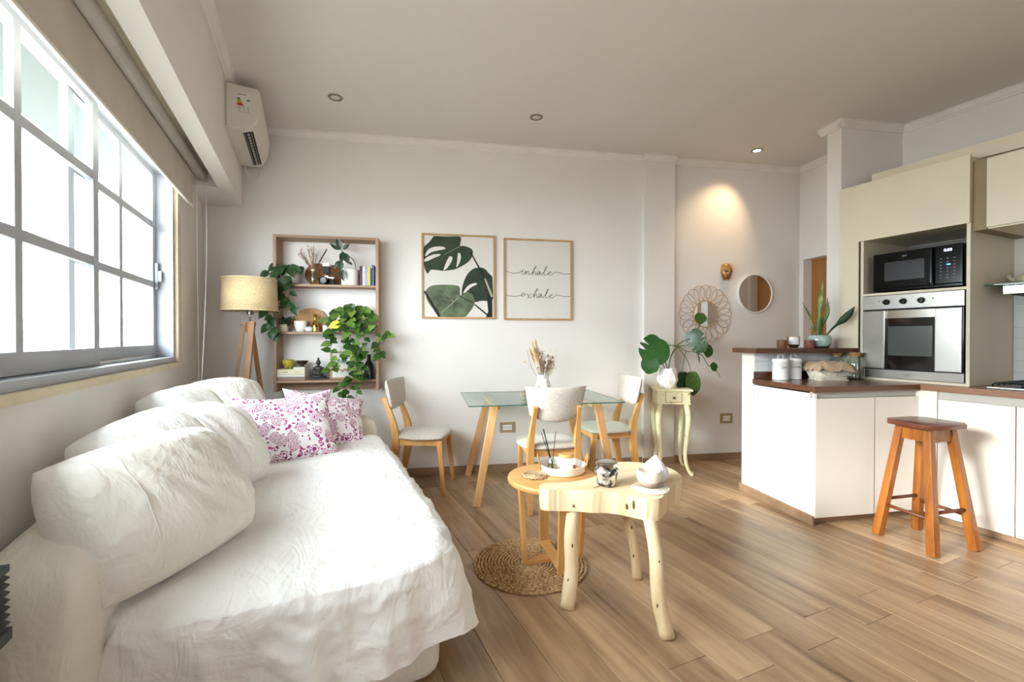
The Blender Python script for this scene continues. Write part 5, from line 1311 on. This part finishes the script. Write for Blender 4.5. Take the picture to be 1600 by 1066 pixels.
stroke([(66, 711), (140, 722), (200, 722), (245, 712), (280, 700), (286, 686), (266, 687), (250, 708), (262, 723), (290, 712), (322, 690), (336, 722), (350, 738), (375, 724), (415, 675), (442, 637), (432, 634), (414, 672), (394, 738)])
stroke([(364, 690), (344, 714), (324, 744)]); stroke(hale(17, 268))

# ------------------------------------------------------------------ mirrors and mask
rm = thing('rattan_mirror', 'round wall mirror in a petal-shaped rattan frame', 'mirror', tuple(bw(3.778, 0, 1.485)), G)
MX = Matrix.Rotation(radians(90), 4, 'X')
m_rat = plain('rattan', '#c09a70', .6, var=.12, nscale=20)
B().lathe([(0, .010), (.128, .010)], 48, MX, cap=False).build('mirror_glass', m_mirror, rm)
B().lathe([(0, .001), (.134, .001), (.134, .008), (0, .008)], 48, MX).build('backing', m_rat, rm)
for r_, k in ((.132, .0055), (.120, .0)):
    if k: B().sweep([MX @ Vector((r_*cos(2*pi*i/60), r_*sin(2*pi*i/60), .012)) for i in range(60)], k, 8, closed=True).build('inner_ring', m_rat, rm, True)
npet = 20
for k in range(npet):
    a = 2*pi*k/npet; pts = []
    for i in range(17):
        t = -pi+2*pi*i/16*1.0; t = pi*(-.82+1.64*i/16)
        rr = .215+.077*cos(t); off = .062*sin(t)*(1.0+.2*cos(t))
        pts.append(MX @ Vector((rr*cos(a)-off*sin(a), rr*sin(a)+off*cos(a), .010+.006*sin(t))))
    pts = [MX @ Vector((.132*cos(a-.17), .132*sin(a-.17), .009))]+pts+[MX @ Vector((.132*cos(a+.17), .132*sin(a+.17), .013))]
    B().sweep(pts, .0026, 6).build('rattan_loop', m_rat, rm, True)
wm = thing('round_mirror', 'round wall mirror with a thin white rim', 'mirror', tuple(bw(4.33, 0, 1.70)), G)
B().lathe([(0, .026), (.186, .026)], 64, MX, cap=False).build('mirror_glass', m_mirror, wm)
B().lathe([(.186, .001), (.198, .001), (.200, .004), (.200, .032), (.198, .034), (.190, .034), (.187, .026)], 64, MX, cap=False).build('rim', m_white, wm, 40)
mk = thing('face_mask', 'small gold, brown and white face mask hanging on the wall', 'mask', tuple(bw(4.013, .002, 1.915)), G)
q = B(); rows = []
for i in range(25):
    t = pi*i/24; zz = cos(t)*.088; row = []
    for j in range(21):
        a = pi*j/20; w = .062*sin(t)**.5*(1-.30*max(0, -zz)/.088)
        x = cos(a)*w; y = -sin(a)*sin(t)**.6*.055
        if zz < .02: y -= .010*math.exp(-((x/.014)**2+((zz+.012)/.022)**2))*2.2
        for sx_ in (-1, 1): y += .016*math.exp(-(((x-sx_*.026)/.014)**2+((zz-.010)/.012)**2))
        y -= .006*math.exp(-((x/.03)**2+((zz+.055)/.01)**2)); row.append(Vector((x, y, zz)))
    rows.append(row)
q.grid(rows)
def maskmat():
    m, t, b = nt('mask_paint'); L = t.links.new; tc = t.nodes.new('ShaderNodeTexCoord'); sp = t.nodes.new('ShaderNodeSeparateXYZ'); L(tc.outputs['Object'], sp.inputs[0])
    n = N(t, 'ShaderNodeTexNoise', i_Scale=22, i_Detail=2.0); L(tc.outputs['Object'], n.inputs['Vector'])
    a = N(t, 'ShaderNodeMath', operation='MULTIPLY_ADD'); L(n.outputs['Fac'], a.inputs[0]); a.inputs[1].default_value = .20; L(sp.outputs[2], a.inputs[2])
    ad2 = N(t, 'ShaderNodeMath', operation='MULTIPLY_ADD'); L(a.outputs[0], ad2.inputs[0]); ad2.inputs[1].default_value = 5.0; ad2.inputs[2].default_value = .36; r = ramp(t, [(.0, srgb('#e9dfd2')), (.40, srgb('#e3d5c2')), (.50, srgb('#a87a42')), (.62, srgb('#7d5228')), (.85, srgb('#b98a4e'))]); L(ad2.outputs[0], r.inputs[0])
    L(r.outputs[0], b.inputs['Base Color']); b.inputs['Roughness'].default_value = .3; b.inputs['Metallic'].default_value = .3; return m
q.build('face', maskmat(), mk, True)
for s_ in (-1, 1):
    q = B(); q.ball((s_*.026, -.047, .002), .013, 8, (1.25, .6, .6)); q.build('eye', m_ink, mk, True)
q = B(); q.ball((0, -.058, -.030), .007, 8, (1.3, .6, .8)); q.build('nose', m_dbrown, mk, True)

# ------------------------------------------------------------------ distressed plant stand and monstera
def distress():
    m, t, b = nt('distressed_cream'); L = t.links.new; v = coords(t, (1, 1, .55)); n = N(t, 'ShaderNodeTexNoise', i_Scale=36, i_Detail=6.0, i_Roughness=.7); L(v, n.inputs['Vector'])
    n2 = N(t, 'ShaderNodeTexNoise', i_Scale=9, i_Detail=2.0); L(v, n2.inputs['Vector'])
    r = ramp(t, [(.30, srgb('#4a3a26')), (.345, srgb('#7d6a44')), (.37, srgb('#e2d6ac')), (.7, srgb('#ece3c0'))]); L(n.outputs['Fac'], r.inputs[0]); L(r.outputs[0], b.inputs['Base Color']); b.inputs['Roughness'].default_value = .7; return m
m_dis = distress()
PSX, PSY, PSR = 3.115, 3.31, G-radians(18)
ps = thing('plant_stand', 'distressed cream side table with a small drawer under the monstera', 'side table', (PSX, PSY, 0), PSR); ps.scale = (1.1, 1.1, 1)
part([(-.150, .150, -.150, .150, .760, .777)], 'top', m_dis, ps, .003)
part([(-.132, .132, -.130, .130, .648, .7595)], 'case', m_dis, ps, .002)
part([(-.137, .137, -.137, .137, .640, .650)], 'moulding', m_dis, ps, .002)
dw = part([(-.062, .062, -.136, -.129, .664, .745)], 'drawer', m_dis, ps, .001)
part([(-.066, -.0635, -.1315, -.1295, .660, .75), (.0635, .066, -.1315, -.1295, .660, .75), (-.066, .066, -.1315, -.1295, .659, .6615)], 'drawer_gap', m_darkline, ps, 0)
q = B(); q.ball((0, -.15, .70), .011, 10); q.lathe([(.005, 0), (.006, .012)], 8, Matrix.Translation((0, -.136, .70)) @ MX); q.build('knob', m_dbrown, dw, True)
for sx_ in (-1, 1):
    for sy in (-1, 1):
        P = spline([(sx_*.108, sy*.108, .642), (sx_*.120, sy*.120, .50), (sx_*.108, sy*.108, .30), (sx_*.100, sy*.100, .16), (sx_*.118, sy*.118, .045), (sx_*.150, sy*.150, 0.001)], 6); n = len(P)
        q = B(); q.sweep(P, [.026-.012*min(1, i/(n*.75))+(.004 if i > n-5 else 0) for i in range(n)], 8, rect=False, up=(0, 1, 0)); q.build('leg', m_dis, ps, 50)
mp_ = thing('monstera', 'monstera in a faceted white pot on the distressed side table', 'potted plant', (PSX-.055, PSY-.02, .7775), G)
q = B(); rings = []
for r_, z_, o_ in ((.062, 0, 0), (.096, .075, .5), (.080, .185, 0), (.074, .185, 0), (.07, .16, 0)):
    rings.append([q.bm.verts.new((r_*cos(2*pi*(k+o_)/8), r_*sin(2*pi*(k+o_)/8), z_)) for k in range(8)])
for i in range(4):
    a, c = rings[i], rings[i+1]
    for k in range(8):
        if i == 0: q._f([a[k], c[k], c[k-1]]); q._f([a[k], a[(k+1) % 8], c[k]])
        elif i == 1: q._f([a[k], a[k-1], c[k]]); q._f([a[k], c[k], c[(k+1) % 8]])
        else: q._f([a[k], a[(k+1) % 8], c[(k+1) % 8], c[k]])
q._f(rings[0][::-1]); q._f(rings[-1]); q.build('pot', m_ceram, mp_)
B().lathe([(0, .165), (.070, .165)], 16, cap=False).build('soil', m_soil, mp_)
def mleaf(parent, loc, d, up, size, slots, w=1.0, mat=m_mons, seed=0):
    """monstera leaf: heart outline with deep cuts between the lobes"""
    pts = []; n = 46
    for i in range(n+1):
        t = i/n; a = -pi/2+pi*t*2*1.0
        ang = pi*2*t; r = .5*(1-.10*cos(ang))*(1+.06*cos(2*ang))
        x = .52*sin(ang)*(1+.05*cos(ang)); y = .5-.5*cos(ang)
        if y < .25: y -= .16*abs(sin(ang))*(1-y/.25)
        if y > .8: x *= 1-.35*((y-.8)/.2)
        pts.append([x, y])
    cut = {}
    for i, p in enumerate(pts):
        for (c0, side, depth) in slots:
            if (p[0] > 0) == (side > 0) and abs(p[1]-c0) < .032: p[0] *= (1-depth)
    q = B(); cv = {}
    V = [q.bm.verts.new((x*w, y, .10*abs(x)-.16*max(0, y)**2)) for x, y in pts[:-1]]
    M0 = [q.bm.verts.new((0, .03+.94*k/8, -.16*(.94*k/8)**2)) for k in range(9)]
    half = len(V)//2; R_ = V[:half+1]; L2 = [V[0]]+V[:half-1:-1]
    for side in (R_, L2):
        i = j = 0
        while i < len(side)-1 or j < 8:
            if j >= 8 or (i < len(side)-1 and (i+1)/len(side) <= (j+1)/9+.02): q._f([side[i], side[i+1], M0[j]]); i += 1
            else: q._f([side[i], M0[j+1], M0[j]]); j += 1
            if i >= len(side)-1 and j >= 8: break
    o = q.build('leaf', mat, parent, 60)
    d = Vector(d).normalized(); up = Vector(up); up = (up-d*up.dot(d)).normalized(); sd = d.cross(up)
    o.matrix_basis = Matrix.Translation(loc) @ Matrix((sd, d, up)).transposed().to_4x4() @ Matrix.Diagonal((size, size, size, 1)); return o
SL = [(.42, 1, .62), (.60, 1, .60), (.78, 1, .45), (.45, -1, .5), (.65, -1, .55)]
def mst(pts, r=.0042): B().sweep(spline(pts, 7), r, 7).build('stem', m_stem, mp_, True)
mst([(0, 0, .16), (-.03, -.02, .24), (-.07, -.03, .32), (-.10, -.05, .385)]); mleaf(mp_, (-.105, -.05, .462), (-.45, -.12, -.78), (.1, -1, .25), .265, [(.42, 1, .55), (.60, 1, .55)], 1.12)
mst([(-.02, 0, .17), (-.09, -.03, .27), (-.17, -.05, .30)]); mleaf(mp_, (-.185, -.05, .30), (-.25, -.15, -.95), (-.2, -1, .1), .165, [(.5, 1, .3)])
mst([(.01, 0, .16), (.03, .0, .28), (.10, 0, .40), (.25, .0, .475)]); 
mst([(.0, 0, .16), (.04, .0, .30), (.10, .0, .385), (.02, 0, .40), (-.07, -.03, .40)], .0035)
mst([(.25, 0, .475), (.20, 0, .40), (.06, 0, .39)], .004)
mst([(.10, 0, .39), (.20, 0, .34), (.27, .0, .335), (.36, .01, .30), (.42, .01, .21), (.465, .01, .195)], .0035)
mst([(.27, 0, .335), (.29, 0, .40), (.30, .0, .50), (.335, .01, .62)], .004); mleaf(mp_, (.33, 0, .70), (-.1, -.35, -.9), (-.3, -1, .2), .105, [], 1, m_pothos)
mst([(.36, .0, .69), (.40, .01, .67), (.43, .02, .61)], .003)
mleaf(mp_, (.235, 0, .53), (.25, -.5, -.85), (-.6, -.6, -.2), .23, SL, .8); mleaf(mp_, (.27, .02, .42), (.3, -.3, -.9), (.7, -.6, -.1), .20, SL, .7); mleaf(mp_, (.38, .01, .47), (-.25, -.3, -.9), (.6, -.7, .1), .14, SL, .5); mleaf(mp_, (.40, -.01, .405), (.0, -.25, -.9), (.3, -1, .1), .125, [], 1.0)
mleaf(mp_, (.46, .01, .225), (.45, -.2, -.75), (.2, -1, .2), .085, []); mst([(.49, 0, .17), (.53, 0, .12), (.545, 0, .09)], .003)
mst([(.10, 0, .385), (.20, .0, .26), (.245, .0, .135)], .003); mst([(.19, 0, .34), (.165, .0, .25), (.150, .0, .14)], .003)
mleaf(mp_, (.165, .02, .145), (.0, -.1, -1), (.2, -1, 0), .175, [], .9, m_mons); mleaf(mp_, (.245, .0, .145), (.08, -.1, -1), (-.2, -1, 0), .225, [], .62, m_pothos)

# ------------------------------------------------------------------ things on the coffee tables
ZT = .5335
def mercury():
    m, t, b = nt('mercury_glass'); L = t.links.new; v = coords(t); n = N(t, 'ShaderNodeTexVoronoi', i_Scale=60); L(v, n.inputs['Vector']); n2 = N(t, 'ShaderNodeTexNoise', i_Scale=35, i_Detail=5.0); L(v, n2.inputs['Vector'])
    r = ramp(t, [(.42, srgb('#4a4a4c')), (.5, srgb('#c9c8c6')), (.62, srgb('#efece8'))]); L(n2.outputs['Fac'], r.inputs[0]); L(r.outputs[0], b.inputs['Base Color']); b.inputs['Metallic'].default_value = .85; b.inputs['Roughness'].default_value = .18; return m
m_merc = mercury()
cj = thing('mercury_glass_jar', 'silver mottled glass jar with a flat lid on the stump table', 'jar', (1.325, 1.835, ZT))
B().lathe([(.040, 0), (.046, .004), (.048, .02), (.050, .045), (.058, .066), (.056, .078), (.045, .086), (.043, .092)], 40).build('body', m_merc, cj, True)
B().lathe([(.047, .092), (.052, .095), (.052, .108), (.047, .113), (.03, .115), (0, .115)], 40).build('lid', m_chrome, cj, 40)
cs = thing('crochet_coaster', 'round off-white crocheted coaster under the two-tone cup', 'coaster', (1.475, 1.695, ZT))
q = B()
for k in range(9):
    r_ = .086*(k+.6)/9; n = 40; q.sweep([(r_*(1+.02*sin(i*pi/2.5))*cos(2*pi*i/n), r_*(1+.02*sin(i*pi/2.5))*sin(2*pi*i/n), .004+.0015*(i % 2)) for i in range(n)], .0052, 5, closed=True)
tag(q.build('crochet_rings', plain('off_white_yarn', '#e6dccb', .95, var=.08, nscale=80), cs, True), kind='stuff')
cu_ = thing('two_tone_cup', 'cream and taupe handleless cup on the crocheted coaster', 'cup', (1.470, 1.700, ZT+.0105))
B().lathe([(.026, 0), (.036, .003), (.046, .014), (.0525, .031)], 40, cap=True).build('base_glaze', plain('taupe_clay', '#9a8672', .7), cu_, True)
B().lathe([(.0525, .031), (.0555, .045), (.055, .078), (.052, .080), (.049, .076), (.050, .04), (.03, .012), (0, .010)], 40, cap=False).build('upper_glaze', plain('cream_glaze', '#e2d9c4', .4), cu_, True)
pc = thing('pleated_ornament', 'white pleated cone ornament behind the cup on the stump table', 'ornament', (1.565, 1.775, ZT))
q = B(); q.lathe([(.028, 0), (.050, .012), (.066, .035), (.068, .048), (.058, .070), (.036, .098), (.014, .122), (.002, .132)], 96, Matrix.Rotation(radians(6), 4, 'Y'), wob=lambda a, z: 1+.035*cos(24*a)); q.build('body', plain('white_bisque', '#efecf4', .6, var=.01), pc, True)
ZO = .4865
wc = thing('woven_coaster', 'small frayed woven coaster on the left of the oak side table', 'coaster', (1.135, 2.235, ZO))
q = B(); rnd = random.Random(3)
for k in range(6):
    r_ = .066*(k+.6)/6; n = 32; q.sweep([(r_*cos(2*pi*i/n), r_*sin(2*pi*i/n), .0055+.002*(i % 2)) for i in range(n)], .006, 5, closed=True)
for k in range(40):
    a = rnd.uniform(0, 2*pi); q.sweep([(.062*cos(a), .062*sin(a), .006), (.076*cos(a+.1), .076*sin(a+.1), .003)], .0022, 4)
tag(q.build('woven_straw', plain('woven_straw', '#c3a77e', .95, var=.25, nscale=90), wc, True), kind='stuff')
ty = thing('round_tray', 'round white tray with two leather loop handles on the oak side table', 'tray', (1.325, 2.255, ZO), radians(-24))
B().lathe([(0, .0), (.118, 0), (.124, .004), (.132, .045), (.129, .046), (.121, .008), (0, .006)], 56).build('body', plain('white_tray', '#efeae2', .5), ty, 40)
m_lea = plain('tan_leather', '#c17f3e', .55, var=.1)
for s_ in (-1, 1):
    q = B(); q.sweep(spline([(s_*.126, -.028, .015), (s_*.135, -.030, .06), (s_*.142, 0, .092), (s_*.135, .030, .06), (s_*.126, .028, .015)], 6), .011, 6, flat=.4, up=(s_, 0, 0)); q.build('handle', m_lea, ty, True)
df = thing('reed_diffuser', 'glass reed diffuser with dark sticks in the white tray', 'diffuser', (1.275, 2.285, ZO+.0065))
B().lathe([(.026, 0), (.030, .003), (.030, .055), (.014, .068), (.012, .082), (.014, .084)], 24).build('bottle', m_jar, df, True)
B().lathe([(0, .002), (.026, .002), (.027, .03), (0, .03)], 20).build('oil', glassmat('diffuser_oil', '#e3d3b4', 0, .9), df, True)
for (dx, dy, dz, c) in ((-.055, .01, .235, 0), (-.070, .0, .215, 0), (-.045, .02, .23, 0), (.022, 0, .215, 1), (-.062, -.01, .24, 0)):
    B().sweep([(-.1*dx, 0, .008), (dx, dy, dz)], .0021, 6).build('stick', plain('purple_stick', '#5d2448', .7) if c else m_blackm, df, True)
cdj = thing('lidded_candle', 'white candle in a glass with a wooden lid in the tray', 'candle', (1.355, 2.265, ZO+.0065))
B().lathe([(.036, 0), (.040, .003), (.040, .068), (.038, .070), (0, .070)], 32).build('glass', plain('wax_white', '#f1ece1', .3, coat=.4), cdj, 40)
B().lathe([(.040, .0705), (.044, .073), (.044, .084), (.040, .088), (0, .088)], 32).build('wooden_lid', m_oakx, cdj, 40)
B().sweep(spline([(1.40, 2.30, ZO+.012), (1.415, 2.26, ZO+.012), (1.405, 2.215, ZO+.012)], 5), .010, 8).build('pebble_chain', plain('amber_bead', '#c98a4a', .4), None, True)
bpy.data.objects['pebble_chain']['label'] = 'short strand of amber beads inside the right rim of the tray'; bpy.data.objects['pebble_chain']['category'] = 'beads'
